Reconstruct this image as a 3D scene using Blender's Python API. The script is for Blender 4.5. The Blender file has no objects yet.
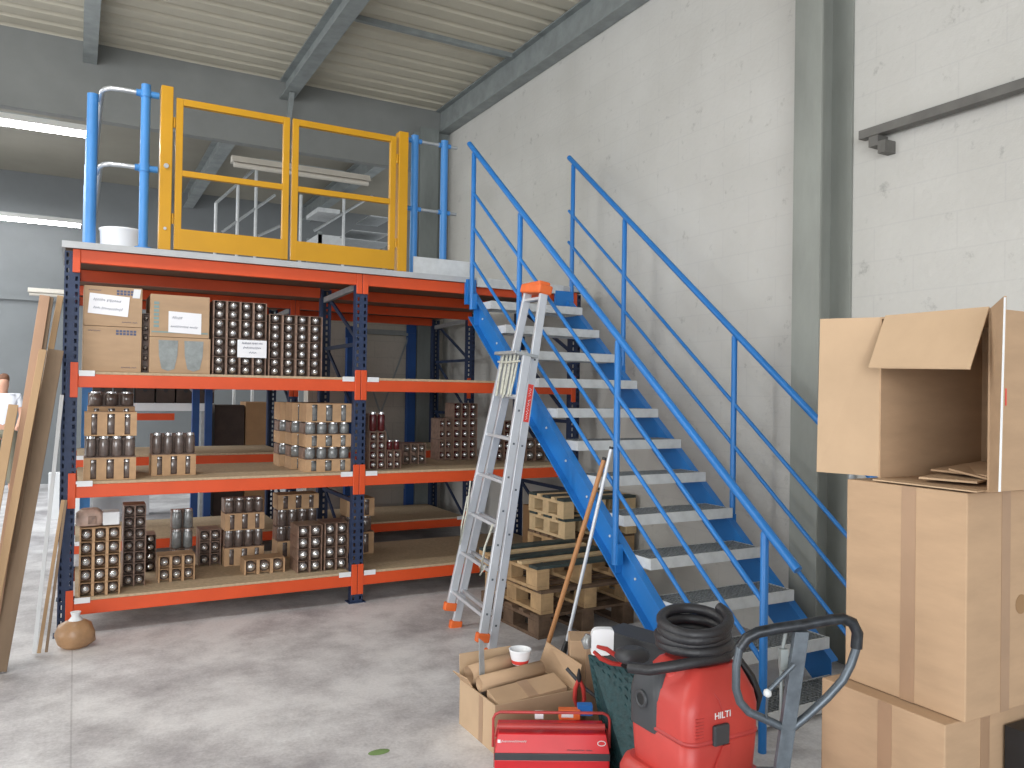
import bpy, math, random
from mathutils import Vector, Matrix
random.seed(7)
C = bpy.context.scene.collection
# ------------------------------------------------------------------ camera
FPX = 797.42
YAW, PIT, ROL = [math.radians(a) for a in (28.681, .599, .90)]
CAM = Vector((.0633, -5.8269, 1.6))
FW = Vector((math.sin(YAW)*math.cos(PIT), math.cos(YAW)*math.cos(PIT), math.sin(PIT)))
R0 = Vector((math.cos(YAW), -math.sin(YAW), 0)); U0 = R0.cross(FW)
RT = R0*math.cos(ROL)+U0*math.sin(ROL); UP = U0*math.cos(ROL)-R0*math.sin(ROL)
cd = bpy.data.cameras.new('camera'); cam = bpy.data.objects.new('camera', cd); C.objects.link(cam)
cd.sensor_width = 36; cd.lens = FPX*36/1024; cd.clip_end = 200
cam.matrix_world = Matrix(((RT.x, UP.x, -FW.x, CAM.x), (RT.y, UP.y, -FW.y, CAM.y), (RT.z, UP.z, -FW.z, CAM.z), (0, 0, 0, 1)))
bpy.context.scene.camera = cam

def at(x, y, ax, v):
    """measured point of the photograph on the plane ax = v of the room"""
    r = FW+RT*((x-512)/FPX)-UP*((y-384)/FPX); i = 'XYZ'.index(ax)
    return CAM+r*((v-CAM[i])/r[i])

# ------------------------------------------------------------------ materials
def srgb(c):
    return tuple(((v/255+.055)/1.055)**2.4 if v/255 > .04045 else v/255/12.92 for v in c)+(1,)
M = {}
def mat(name, col, rough=.5, metal=0, var=.08, scale=6, bump=0, bscale=60, col2=None, emit=0, spec=.5, trans=0, alpha=1, stretch=None, c2amt=.5):
    m = bpy.data.materials.new(name); m.use_nodes = True; nt = m.node_tree; N = nt.nodes; L = nt.links
    b = N['Principled BSDF']; b.inputs['Roughness'].default_value = rough; b.inputs['Metallic'].default_value = metal
    b.inputs['Specular IOR Level'].default_value = spec
    c = srgb(col)
    tc = N.new('ShaderNodeTexCoord'); src = tc.outputs['Object']
    if stretch:
        mp = N.new('ShaderNodeMapping'); mp.inputs['Scale'].default_value = stretch; L.new(src, mp.inputs['Vector']); src = mp.outputs[0]
    if var or col2:
        n = N.new('ShaderNodeTexNoise'); n.inputs['Scale'].default_value = scale; n.inputs['Detail'].default_value = 6; n.inputs['Roughness'].default_value = .6
        L.new(src, n.inputs['Vector'])
        r = N.new('ShaderNodeValToRGB'); L.new(n.outputs['Fac'], r.inputs[0])
        c2 = srgb(col2) if col2 else tuple(v*(1-var*2) for v in c[:3])+(1,)
        r.color_ramp.elements[0].position = .5-.22*c2amt*2 if col2 else .3; r.color_ramp.elements[1].position = .5+.15 if col2 else .7
        r.color_ramp.elements[0].color = c2; r.color_ramp.elements[1].color = tuple(min(1, v*(1+(0 if col2 else var*.6))) for v in c[:3])+(1,)
        L.new(r.outputs[0], b.inputs['Base Color'])
    else: b.inputs['Base Color'].default_value = c
    if bump:
        n2 = N.new('ShaderNodeTexNoise'); n2.inputs['Scale'].default_value = bscale; n2.inputs['Detail'].default_value = 4; L.new(src, n2.inputs['Vector'])
        bp = N.new('ShaderNodeBump'); bp.inputs['Strength'].default_value = bump; bp.inputs['Distance'].default_value = .01
        L.new(n2.outputs['Fac'], bp.inputs['Height']); L.new(bp.outputs[0], b.inputs['Normal'])
    if emit: b.inputs['Emission Color'].default_value = c; b.inputs['Emission Strength'].default_value = emit
    if trans: b.inputs['Transmission Weight'].default_value = trans
    if alpha < 1: b.inputs['Alpha'].default_value = alpha
    M[name] = m; return m

mat('orange', (216, 80, 34), .45, var=.06, scale=3)
mat('orange_dull', (190, 62, 36), .6, var=.08)
mat('navy', (36, 52, 84), .5, var=.15, scale=12)
mat('stair_blue', (38, 118, 192), .38, var=.05, scale=3)
mat('post_blue', (66, 134, 200), .38, var=.06, scale=3)
mat('dark_blue', (30, 76, 140), .5, var=.1)
mat('yellow', (200, 146, 18), .4, var=.05, scale=3)
mat('galv', (176, 180, 182), .5, .35, var=.1, scale=18)
mat('galv_white', (208, 211, 212), .55, .1, var=.08, scale=14)
mat('silver', (205, 208, 212), .3, .8, var=.05)
mat('alu', (202, 206, 212), .42, .35, var=.06, scale=5)
mat('grate', (150, 155, 158), .5, .4, var=.25, scale=90)
mat('steel_dark', (146, 152, 152), .55, .2, var=.12)
mat('rail_steel', (108, 106, 102), .6, .1, var=.15)
mat('column_paint', (142, 145, 139), .6, var=.14, scale=3, stretch=(1, 1, .3))
mat('column_side', (126, 132, 130), .6, var=.2, scale=3, stretch=(1, 1, .3))
mat('deck_edge', (182, 184, 186), .5, .1, var=.06)
mat('chipboard', (190, 168, 138), .8, var=.12, scale=40, bump=.1)
mat('chip_edge', (206, 184, 148), .8, var=.1, scale=30)
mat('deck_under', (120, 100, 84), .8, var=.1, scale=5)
mat('carton', (180, 150, 120), .8, var=.06, scale=4, bump=.05, bscale=30, stretch=(1, 1, 4))
mat('carton_light', (188, 160, 130), .8, var=.05, scale=4, bump=.05, bscale=30)
mat('carton_dark', (160, 124, 88), .8, var=.08)
mat('carton_edge', (150, 118, 84), .85, var=.08)
mat('carton_inner', (170, 134, 98), .85, var=.08)
mat('tape', (162, 132, 106), .35, var=.05)
mat('kraft', (188, 152, 116), .8, var=.08, scale=20)
mat('brown_wrap', (148, 120, 104), .35, var=.25, scale=30)
mat('jar_glass', (112, 98, 92), .15, var=.2, scale=30, spec=.9)
mat('clear_glass', (132, 134, 134), .2, var=.2, scale=30, spec=.9)
mat('jar_lid', (214, 214, 214), .22, .8, var=.05)
mat('red_jar', (92, 34, 36), .2, var=.2, scale=30)
mat('label_white', (226, 228, 230), .6, var=.04)
mat('label_blue', (150, 190, 205), .6, var=.04)
mat('label_pink', (190, 70, 80), .5, var=.04)
mat('paper', (236, 236, 240), .7, var=.02)
mat('ink', (74, 78, 110), .6, var=0)
mat('ink_blue', (84, 92, 120), .6, var=0)
mat('teal_print', (128, 150, 148), .6, var=0)
mat('wood', (178, 146, 110), .7, var=.12, scale=5, stretch=(1, 1, .08))
mat('wood_grey', (138, 116, 94), .75, var=.15, scale=5, stretch=(1, 1, .08))
mat('wood_red', (176, 140, 114), .7, var=.12, scale=5, stretch=(1, 1, .08))
mat('pallet_wood', (184, 152, 112), .8, var=.18, scale=9, bump=.15)
mat('pallet_pale', (208, 182, 142), .8, var=.12, scale=9, bump=.15)
mat('pallet_green', (62, 74, 72), .8, var=.25, scale=9, bump=.15)
mat('pallet_dark', (110, 88, 70), .85, var=.25, scale=9)
mat('handle_wood', (176, 124, 78), .5, var=.12, scale=4, stretch=(1, 1, .1))
mat('black', (30, 30, 33), .5, var=.15, scale=20)
mat('black_gloss', (26, 26, 28), .3, var=.1)
mat('hose', (40, 40, 44), .45, var=.1, bump=.2, bscale=120)
mat('vac_red', (188, 62, 56), .42, var=.08, scale=5)
mat('vac_dark', (58, 60, 64), .5, var=.12)
mat('tool_red', (206, 36, 44), .35, var=.08, scale=5)
mat('tool_red_dull', (176, 60, 58), .45, var=.12)
mat('plug_orange', (232, 110, 50), .55, var=.08)
mat('label_red', (222, 70, 62), .5, var=.02)
mat('green_mat', (24, 62, 66), .6, var=.2, scale=40, bump=.6, bscale=45)
mat('jack_steel', (96, 104, 112), .4, .6, var=.15, scale=15)
mat('jack_black', (48, 52, 58), .35, .3, var=.35, scale=40)
mat('jack_bar', (98, 106, 114), .5, .3, var=.18, scale=25)
mat('plastic_white', (238, 240, 244), .4, var=.02)
mat('plastic_blue', (30, 110, 190), .45, var=.05)
mat('deep_blue', (46, 52, 150), .45, var=.05)
mat('rope', (196, 196, 184), .8, var=.15, scale=60)
mat('bag', (170, 132, 96), .35, var=.15, scale=12, bump=.6, bscale=14)
mat('skin', (198, 150, 126), .6, var=.03)
mat('shirt', (226, 228, 236), .7, var=.04)
mat('trousers', (120, 116, 100), .8, var=.06)
mat('hair', (110, 72, 50), .7, var=.1)
mat('tumbler_print', (146, 152, 152), .5, var=.16, scale=18)
mat('rubber', (48, 46, 46), .7, var=.1)
mat('tube_lit', (255, 255, 255), .5, var=0, emit=25)
mat('lamp_body', (205, 206, 204), .5, var=.03)
mat('lamp_off', (196, 190, 180), .5, var=.04)
mat('dark_box', (70, 56, 50), .8, var=.2)
mat('pink_wrap', (206, 176, 160), .5, var=.15, scale=15, bump=.3, bscale=20)

def concrete_floor():
    m = bpy.data.materials.new('concrete_floor'); m.use_nodes = True; nt = m.node_tree; N = nt.nodes; L = nt.links; b = N['Principled BSDF']
    tc = N.new('ShaderNodeTexCoord')
    def noise(sc, det, ro=.6, st=None):
        n = N.new('ShaderNodeTexNoise'); n.inputs['Scale'].default_value = sc; n.inputs['Detail'].default_value = det; n.inputs['Roughness'].default_value = ro
        if st:
            mp = N.new('ShaderNodeMapping'); mp.inputs['Scale'].default_value = st; L.new(tc.outputs['Object'], mp.inputs[0]); L.new(mp.outputs[0], n.inputs['Vector'])
        else: L.new(tc.outputs['Object'], n.inputs['Vector'])
        return n
    n1 = noise(1.5, 9, .66, (1, 1.0, 1)); n2 = noise(60, 4); n3 = noise(4, 8, .7)
    r = N.new('ShaderNodeValToRGB'); L.new(n1.outputs['Fac'], r.inputs[0]); e = r.color_ramp.elements
    e[0].position = .36; e[0].color = srgb((158, 155, 158)); e[1].position = .60; e[1].color = srgb((214, 213, 214))
    m1 = N.new('ShaderNodeMixRGB'); m1.blend_type = 'OVERLAY'; m1.inputs[0].default_value = .3; L.new(r.outputs[0], m1.inputs[1]); L.new(n3.outputs['Fac'], m1.inputs[2])
    m2 = N.new('ShaderNodeMixRGB'); m2.blend_type = 'OVERLAY'; m2.inputs[0].default_value = .35; L.new(m1.outputs[0], m2.inputs[1]); L.new(n2.outputs['Fac'], m2.inputs[2])
    # saw-cut joint running away from the camera
    sx = N.new('ShaderNodeSeparateXYZ'); L.new(tc.outputs['Object'], sx.inputs[0])
    a = N.new('ShaderNodeMath'); a.operation = 'SUBTRACT'; a.inputs[1].default_value = .075; L.new(sx.outputs[0], a.inputs[0])
    ab = N.new('ShaderNodeMath'); ab.operation = 'ABSOLUTE'; L.new(a.outputs[0], ab.inputs[0])
    lt = N.new('ShaderNodeMath'); lt.operation = 'LESS_THAN'; lt.inputs[1].default_value = .004; L.new(ab.outputs[0], lt.inputs[0])
    ml = N.new('ShaderNodeMath'); ml.operation = 'MULTIPLY'; ml.inputs[1].default_value = .3; L.new(lt.outputs[0], ml.inputs[0])
    m3 = N.new('ShaderNodeMixRGB'); m3.inputs[2].default_value = srgb((90, 88, 90)); L.new(ml.outputs[0], m3.inputs[0]); L.new(m2.outputs[0], m3.inputs[1])
    L.new(m3.outputs[0], b.inputs['Base Color'])
    b.inputs['Roughness'].default_value = .5
    bp = N.new('ShaderNodeBump'); bp.inputs['Strength'].default_value = .15; bp.inputs['Distance'].default_value = .01; L.new(n2.outputs['Fac'], bp.inputs['Height']); L.new(bp.outputs[0], b.inputs['Normal'])
    M['floor'] = m
concrete_floor()

def block_wall(name, c1, c2, mortar, pits=.35, axis='YZ'):
    m = bpy.data.materials.new(name); m.use_nodes = True; nt = m.node_tree; N = nt.nodes; L = nt.links; b = N['Principled BSDF']
    tc = N.new('ShaderNodeTexCoord'); sp = N.new('ShaderNodeSeparateXYZ'); L.new(tc.outputs['Object'], sp.inputs[0]); cb = N.new('ShaderNodeCombineXYZ')
    L.new(sp.outputs['XYZ'.index(axis[0])], cb.inputs[0]); L.new(sp.outputs['XYZ'.index(axis[1])], cb.inputs[1])
    br = N.new('ShaderNodeTexBrick'); L.new(cb.outputs[0], br.inputs['Vector']); br.inputs['Scale'].default_value = 1
    br.inputs['Brick Width'].default_value = .5; br.inputs['Row Height'].default_value = .2; br.inputs['Mortar Size'].default_value = .006; br.inputs['Mortar Smooth'].default_value = .8
    br.inputs['Color1'].default_value = srgb(c1); br.inputs['Color2'].default_value = srgb(c2); br.inputs['Mortar'].default_value = srgb(mortar)
    n = N.new('ShaderNodeTexNoise'); n.inputs['Scale'].default_value = 7; n.inputs['Detail'].default_value = 9; n.inputs['Roughness'].default_value = .72; L.new(tc.outputs['Object'], n.inputs['Vector'])
    r = N.new('ShaderNodeValToRGB'); r.color_ramp.elements[0].position = .30; r.color_ramp.elements[1].position = .40
    r.color_ramp.elements[0].color = (.35, .35, .35, 1); r.color_ramp.elements[1].color = (1, 1, 1, 1); L.new(n.outputs['Fac'], r.inputs[0])
    mx = N.new('ShaderNodeMixRGB'); mx.blend_type = 'MULTIPLY'; mx.inputs[0].default_value = pits; L.new(br.outputs['Color'], mx.inputs[1]); L.new(r.outputs[0], mx.inputs[2])
    n2 = N.new('ShaderNodeTexNoise'); n2.inputs['Scale'].default_value = 1.2; n2.inputs['Detail'].default_value = 5; L.new(tc.outputs['Object'], n2.inputs['Vector'])
    m2 = N.new('ShaderNodeMixRGB'); m2.blend_type = 'OVERLAY'; m2.inputs[0].default_value = .18; L.new(mx.outputs[0], m2.inputs[1]); L.new(n2.outputs['Fac'], m2.inputs[2])
    L.new(m2.outputs[0], b.inputs['Base Color']); b.inputs['Roughness'].default_value = .85
    bp = N.new('ShaderNodeBump'); bp.inputs['Strength'].default_value = .5; bp.inputs['Distance'].default_value = .01
    n3 = N.new('ShaderNodeTexNoise'); n3.inputs['Scale'].default_value = 25; n3.inputs['Detail'].default_value = 8; L.new(tc.outputs['Object'], n3.inputs['Vector'])
    L.new(n3.outputs['Fac'], bp.inputs['Height']); L.new(bp.outputs[0], b.inputs['Normal'])
    M[name] = m
block_wall('wall_white', (194, 192, 187), (193, 191, 186), (189, 187, 183), .45)
block_wall('wall_block', (186, 179, 168), (180, 173, 162), (168, 162, 153), .2, 'XZ')
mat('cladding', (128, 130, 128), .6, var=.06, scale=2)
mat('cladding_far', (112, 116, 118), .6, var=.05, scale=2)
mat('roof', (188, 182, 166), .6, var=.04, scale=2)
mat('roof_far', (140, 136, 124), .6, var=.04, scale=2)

# ------------------------------------------------------------------ mesh builder
class MB:
    def __init__(s): s.v = []; s.f = []; s.sm = []
    def add(s, vs, fs, smooth=False):
        o = len(s.v); s.v += [tuple(v) for v in vs]
        for f in fs: s.f.append(tuple(o+i for i in f)); s.sm.append(smooth)
        return s
    def box(s, x0, x1, y0, y1, z0, z1):
        vs = [(x, y, z) for z in (z0, z1) for y in (y0, y1) for x in (x0, x1)]
        return s.add(vs, [(0, 2, 3, 1), (4, 5, 7, 6), (0, 1, 5, 4), (2, 6, 7, 3), (0, 4, 6, 2), (1, 3, 7, 5)])
    def obox(s, c, ax, ay, az):
        """box centred at c with half-vectors ax, ay, az"""
        c, ax, ay, az = map(Vector, (c, ax, ay, az))
        vs = [c+ax*i+ay*j+az*k for k in (-1, 1) for j in (-1, 1) for i in (-1, 1)]
        return s.add(vs, [(0, 2, 3, 1), (4, 5, 7, 6), (0, 1, 5, 4), (2, 6, 7, 3), (0, 4, 6, 2), (1, 3, 7, 5)])
    def bar(s, p, q, w, t, side=(0, 0, 1)):
        """rectangular bar from p to q; w measured along 'side', t across"""
        p, q = Vector(p), Vector(q); d = (q-p).normalized(); sd = Vector(side); sd = (sd-d*sd.dot(d)).normalized(); n = d.cross(sd)
        return s.obox((p+q)/2, (q-p)/2, sd*w/2, n*t/2)
    def tube(s, pts, r, n=10, closed=False, cap=True):
        pts = [Vector(p) for p in pts]; k = len(pts); rs = r if isinstance(r, (list, tuple)) else [r]*k
        vs = []; prev = None
        for i, p in enumerate(pts):
            if closed: t = pts[(i+1) % k]-pts[i-1]
            else: t = pts[min(i+1, k-1)]-pts[max(i-1, 0)]
            t.normalize()
            if prev is None:
                a = Vector((0, 0, 1)) if abs(t.z) < .9 else Vector((1, 0, 0)); u = t.cross(a).normalized()
            else: u = (prev-t*prev.dot(t)).normalized()
            prev = u; w = t.cross(u)
            vs += [p+(u*math.cos(2*math.pi*j/n)+w*math.sin(2*math.pi*j/n))*rs[i] for j in range(n)]
        fs = []
        for i in range(k if closed else k-1):
            a, b = i*n, ((i+1) % k)*n
            fs += [(a+j, a+(j+1) % n, b+(j+1) % n, b+j) for j in range(n)]
        s.add(vs, fs, True)
        if cap and not closed:
            s.add(vs[:n], [tuple(range(n))[::-1]]); s.add(vs[-n:], [tuple(range(n))])
        return s
    def lathe(s, c, prof, n=20, axis='Z', capped=True):
        c = Vector(c)
        ax = {'Z': (Vector((1, 0, 0)), Vector((0, 1, 0)), Vector((0, 0, 1))), 'Y': (Vector((1, 0, 0)), Vector((0, 0, 1)), Vector((0, 1, 0))), 'X': (Vector((0, 1, 0)), Vector((0, 0, 1)), Vector((1, 0, 0)))}[axis]
        vs = [c+ax[0]*r*math.cos(2*math.pi*j/n)+ax[1]*r*math.sin(2*math.pi*j/n)+ax[2]*h for r, h in prof for j in range(n)]
        fs = [(i*n+j, i*n+(j+1) % n, (i+1)*n+(j+1) % n, (i+1)*n+j) for i in range(len(prof)-1) for j in range(n)]
        s.add(vs, fs, True)
        if capped: s.add(vs[:n], [tuple(range(n))[::-1]]); s.add(vs[-n:], [tuple(range(n))])
        return s
    def rings(s, rings, n, cap=True):
        vs = [v for r in rings for v in r]
        fs = [(i*n+j, i*n+(j+1) % n, (i+1)*n+(j+1) % n, (i+1)*n+j) for i in range(len(rings)-1) for j in range(n)]
        s.add(vs, fs, True)
        if cap: s.add(rings[0], [tuple(range(n))[::-1]]); s.add(rings[-1], [tuple(range(n))])
        return s
    def prism(s, poly, d):
        """polygon (3-D points) extruded by vector d"""
        n = len(poly); P = [Vector(p) for p in poly]; d = Vector(d)
        return s.add(P+[p+d for p in P], [tuple(range(n))[::-1], tuple(range(n, 2*n))]+[(i, (i+1) % n, n+(i+1) % n, n+i) for i in range(n)])
    def build(s, name, m, parent=None, bevel=0, off=None):
        me = bpy.data.meshes.new(name); o0 = Vector(off) if off else None
        vs = s.v if o0 is None else [tuple(Vector(v)-o0) for v in s.v]
        me.from_pydata(vs, [], s.f); me.polygons.foreach_set('use_smooth', s.sm)
        bm_ = __import__('bmesh').new(); bm_.from_mesh(me); __import__('bmesh').ops.recalc_face_normals(bm_, faces=bm_.faces); bm_.to_mesh(me); bm_.free()
        me.materials.append(M[m] if isinstance(m, str) else m)
        o = bpy.data.objects.new(name, me); C.objects.link(o)
        if o0 is not None and parent is None: o.location = o0
        if parent: o.parent = parent
        if bevel:
            b = o.modifiers.new('bevel', 'BEVEL'); b.width = bevel; b.segments = 2; b.limit_method = 'ANGLE'
        return o
def tag(o, label=None, cat=None, group=None, kind=None):
    if label: o['label'] = label
    if cat: o['category'] = cat
    if group: o['group'] = group
    if kind: o['kind'] = kind
    return o
def thing(name, label, cat, loc=(0, 0, 0), rz=0, group=None):
    o = bpy.data.objects.new(name, None); C.objects.link(o); o.location = loc; o.rotation_euler = (0, 0, rz); o.empty_display_size = .1
    return tag(o, label, cat, group)
def struct(name, mb, m): o = mb.build(name, m); o['kind'] = 'structure'; return o
def dup(root, loc=None, rz=None, label=None, group=None, scale=None):
    def cp(o, par):
        c = o.copy(); C.objects.link(c); c.parent = par
        for ch in list(o.children): cp(ch, c)
        return c
    r = cp(root, None)
    if loc is not None: r.location = loc
    if rz is not None: r.rotation_euler = (0, 0, rz)
    if label: r['label'] = label
    if group: r['group'] = group
    return r
def text(body, size, m, parent, matrix, name='lettering', extr=.0008):
    cu = bpy.data.curves.new('t', 'FONT'); cu.body = body; cu.size = size; cu.extrude = extr; cu.align_x = 'CENTER'; cu.align_y = 'CENTER'
    t = bpy.data.objects.new('t', cu); C.objects.link(t); bpy.context.view_layer.update()
    me = bpy.data.meshes.new_from_object(t.evaluated_get(bpy.context.evaluated_depsgraph_get())); bpy.data.objects.remove(t)
    o = bpy.data.objects.new(name, me); me.materials.clear(); me.materials.append(M[m]); C.objects.link(o)
    o.parent = parent; o.matrix_local = matrix; return o
def frame(o, x, y):
    """4x4 with local X along x, local Y along y, at o"""
    x = Vector(x).normalized(); y = Vector(y); y = (y-x*y.dot(x)).normalized(); z = x.cross(y)
    return Matrix(((x.x, y.x, z.x, o[0]), (x.y, y.y, z.y, o[1]), (x.z, y.z, z.z, o[2]), (0, 0, 0, 1)))
def scribble(mb, o, x, y, w, h, words, r=.0012, seed=1):
    """a line of handwriting on the plane (x, y) starting at o"""
    rnd = random.Random(seed); o, x, y = Vector(o), Vector(x).normalized(), Vector(y).normalized(); u = 0; tot = sum(words)+.8*(len(words)-1)
    k = w/tot
    for n in words:
        pts = []
        for i in range(int(n*3)+1):
            pts.append(o+x*((u+i/3)*k)+y*(h*(.5+(.5 if i % 2 else -.4)*rnd.uniform(.4, 1))))
        mb.tube(pts, r, 4); u += n+.8

# ------------------------------------------------------------------ the building
XW = 4.15; YB = 3.5; ZC = 5.15
struct('floor', MB().box(-14, XW+.2, -12, 16, -.1, 0), 'floor')
struct('wall_right', MB().box(XW, XW+.2, -12, YB+.2, 0, 5.3), 'wall_white')
struct('wall_back', MB().box(2.45, XW, YB, YB+.2, 0, 2.9), 'wall_block')
struct('trim_1', MB().box(-14, XW, YB, YB+.12, 4.36, 5.3), 'cladding')
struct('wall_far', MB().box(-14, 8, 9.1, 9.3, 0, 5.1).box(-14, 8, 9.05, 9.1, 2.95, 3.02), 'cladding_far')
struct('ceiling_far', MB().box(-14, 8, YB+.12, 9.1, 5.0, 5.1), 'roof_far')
# ribbed roof deck: ribs parallel to the rack front
mb = MB(); y = -9.0; pr = []
while y < YB:
    pr += [(y, ZC), (y+.15, ZC), (y+.18, ZC+.03), (y+.22, ZC+.03)]; y += .25
pr = [p for p in pr if p[0] <= YB]; pr.append((YB, ZC))
for (ya, za), (yb, zb) in zip(pr, pr[1:]):
    if yb > ya+1e-6: mb.add([(-14, ya, za), (XW, ya, za), (XW, yb, zb), (-14, yb, zb), (-14, ya, 5.3), (XW, ya, 5.3), (XW, yb, 5.3), (-14, yb, 5.3)], [(0, 1, 2, 3), (4, 7, 6, 5)])
struct('ceiling', mb, 'roof')
def ibeam_y(mb, xc, y0, y1, zb, zt, w=.15, tf=.014, tw=.01):
    mb.box(xc-w/2, xc+w/2, y0, y1, zb, zb+tf).box(xc-w/2, xc+w/2, y0, y1, zt-tf, zt).box(xc-tw/2, xc+tw/2, y0, y1, zb+tf, zt-tf)
mb = MB(); ibeam_y(mb, 2.13, -9, YB-.01, 4.93, ZC-.002); struct('trim_2', mb, 'steel_dark')
mb = MB(); ibeam_y(mb, .13, -9, YB-.01, 4.93, ZC-.002, .13); struct('trim_3', mb, 'steel_dark')
mb = MB(); ibeam_y(mb, XW-.08, -9, YB-.01, 4.84, ZC-.002, .14); struct('trim_4', mb, 'steel_dark')
mb = MB(); ibeam_y(mb, 1.72, YB+.2, 9.05, 4.72, 4.99, .16); struct('trim_5', mb, 'steel_dark')
mb = MB(); ibeam_y(mb, 3.75, YB+.2, 9.05, 4.72, 4.99, .16); struct('trim_6', mb, 'steel_dark')
# corner column and the short strut under the roof beam
struct('trim_7', MB().box(3.72, 3.96, YB-.22, YB-.206, 0, 4.84).box(3.72, 3.96, YB-.014, YB, 0, 4.84).box(3.83, 3.85, YB-.206, YB-.014, 0, 4.84).box(3.96, XW, YB-.1, YB, 2.9, 4.84), 'column_side')
struct('trim_8', MB().bar((2.13, 3.2, 4.93), (2.13, 3.45, 4.45), .05, .05, (1, 0, 0)), 'steel_dark')
# large column on the right wall: steel section with its face to the room and a drain pipe in its recess
cy0, cy1 = -2.48, -2.10
struct('trim_9', MB().box(3.93, 3.945, -2.545, -2.34, 0, 5.1).box(3.945, XW-.016, -2.452, -2.438, 0, 5.1).box(XW-.016, XW-.001, -2.60, -2.34, 0, 5.1), 'column_paint')
struct('trim_10', MB().tube([(4.125, -2.63, 0), (4.125, -2.63, .8), (4.125, -2.63, 1.5)], .022, 12), 'galv')
# purlin line across the roof
struct('trim_11', MB().box(2.2, XW-.15, 1.48, 1.53, ZC-.05, ZC-.001), 'steel_dark')

# eave return panels of the corner seen behind the railing
# wall rail on the right
t = thing('wall_rail', 'dark steel angle rail fixed along the white wall right of the grey column', 'rail', (4.08, -2.75, 3.16))
p = at(862, 132, 'X', 4.08); z0 = p.z
MB().box(4.05, 4.11, -4.9, p.y, z0-.05, z0).box(4.11, XW, -4.9, p.y, z0-.012, z0).build('rail_bar', 'rail_steel', t, off=None).matrix_parent_inverse = Matrix.Translation(-Vector((4.08, -2.75, 3.16)))
MB().box(4.06, XW, p.y-.12, p.y-.06, z0-.11, z0-.05).box(4.06, XW, p.y-.17, p.y-.12, z0-.16, z0-.09).build('bracket', 'rail_steel', t).matrix_parent_inverse = Matrix.Translation(-Vector((4.08, -2.75, 3.16)))

def part(mb, name, m, t, bevel=0):
    """mesh given in world coordinates, parented to a thing placed at its own base"""
    o = mb.build(name, m, t, bevel)
    l = t.matrix_basis if t.parent is None else t.matrix_world
    o.matrix_parent_inverse = (Matrix.Translation(t.location) @ t.rotation_euler.to_matrix().to_4x4()).inverted() if t.parent is None else Matrix()
    return o
def solo(mb, name, m, loc, label, cat, group=None, bevel=0):
    return tag(mb.build(name, m, None, bevel, off=loc), label, cat, group)

# ------------------------------------------------------------------ pallet racks
W = 1.948; PX = [.03, W, 3.88]
ZL = [.232, .981, 1.692]; ZD = 2.4745
def post_mesh():
    mb = MB(); H = 2.46; w = .044
    mb.box(-w, -.034, 0, .003, 0, H).box(-.018, .018, 0, .003, 0, H).box(.034, w, 0, .003, 0, H)
    z = 0
    while z < H:
        z1 = min(z+.022, H); mb.box(-.034, -.018, 0, .003, z, z1).box(.018, .034, 0, .003, z, z1); z += .05
    mb.box(-w, -w+.003, .003, .07, 0, H).box(w-.003, w, .003, .07, 0, H).box(-w+.003, -w+.02, .067, .07, 0, H).box(w-.02, w-.003, .067, .07, 0, H)
    mb.box(-.065, .065, -.02, .09, 0, .006)
    return mb
postm = None
def rack(y0, label, group, levels=(0, 1, 2), name='pallet_rack'):
    global postm
    t = thing(name, label, 'storage rack', (0, y0, 0), 0, group)
    for x in PX:
        for k, yy in enumerate((0, .98)):
            if postm is None: o = post_mesh().build('upright_post', 'navy', t); postm = o.data
            else: o = bpy.data.objects.new('upright_post', postm); C.objects.link(o); o.parent = t
            o.location = (x, 0 if k == 0 else .98+.07, 0)
            if k: o.rotation_euler = (0, 0, math.pi)
        b = MB(); zz = [.15, .75, 1.35, 1.95]
        for z in zz: b.bar((x, .07, z), (x, .98, z), .03, .02)
        for za, zb in ((.15, .75), (.75, 1.35), (1.35, 1.95), (1.95, 2.4)): b.bar((x+.015, .07, za if int(za*10) % 4 else zb), (x+.015, .98, zb if int(za*10) % 4 else za), .03, .015)
        b.build('frame_bracing', 'navy', t)
        MB().bar((x-.01, .07, 2.39), (x-.01, .98, 2.37), .045, .03).build('top_brace', 'galv', t)
    for bay in (0, 1):
        xa, xb = PX[bay]+.002, PX[bay+1]-.002
        for li, z in enumerate([ZL[i] for i in levels]+[ZD]):
            top = z == ZD
            zt = z if top else z-.018
            for yy in (0, 1):
                b = MB()
                ya, yb = (-.006, .044) if yy == 0 else (1.006, 1.056)
                b.box(xa+.044, xb-.044, ya, yb, zt-.085, zt)
                ca, cb = (zt-.15, zt) if top else (zt-.15, zt+.075)
                if not yy:
                    for s0, s1 in ((xa, xa+.044), (xb-.044, xb)):
                        b.box(s0, s1, -.012, -.001, ca, cb)
                o = b.build('beam', 'orange', t, .003)
                if not yy and not top:
                    for s in (xa+.094, xb-.094):
                        MB().box(s-.045, s+.045, -.011, -.0065, zt-.012, zt+.024).build('beam_label', 'label_white', o)
            if not top:
                MB().box(xa+.052, xb-.052, .0, 1.05, z-.017, z).build('shelf_board', 'chipboard', t)
    return t
rack(0, 'orange and navy rack under the front mezzanine edge, holding packs of glassware', None)
rack(2.1, 'orange and dark blue pallet rack behind the front rack, mostly empty shelves', None)

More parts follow.
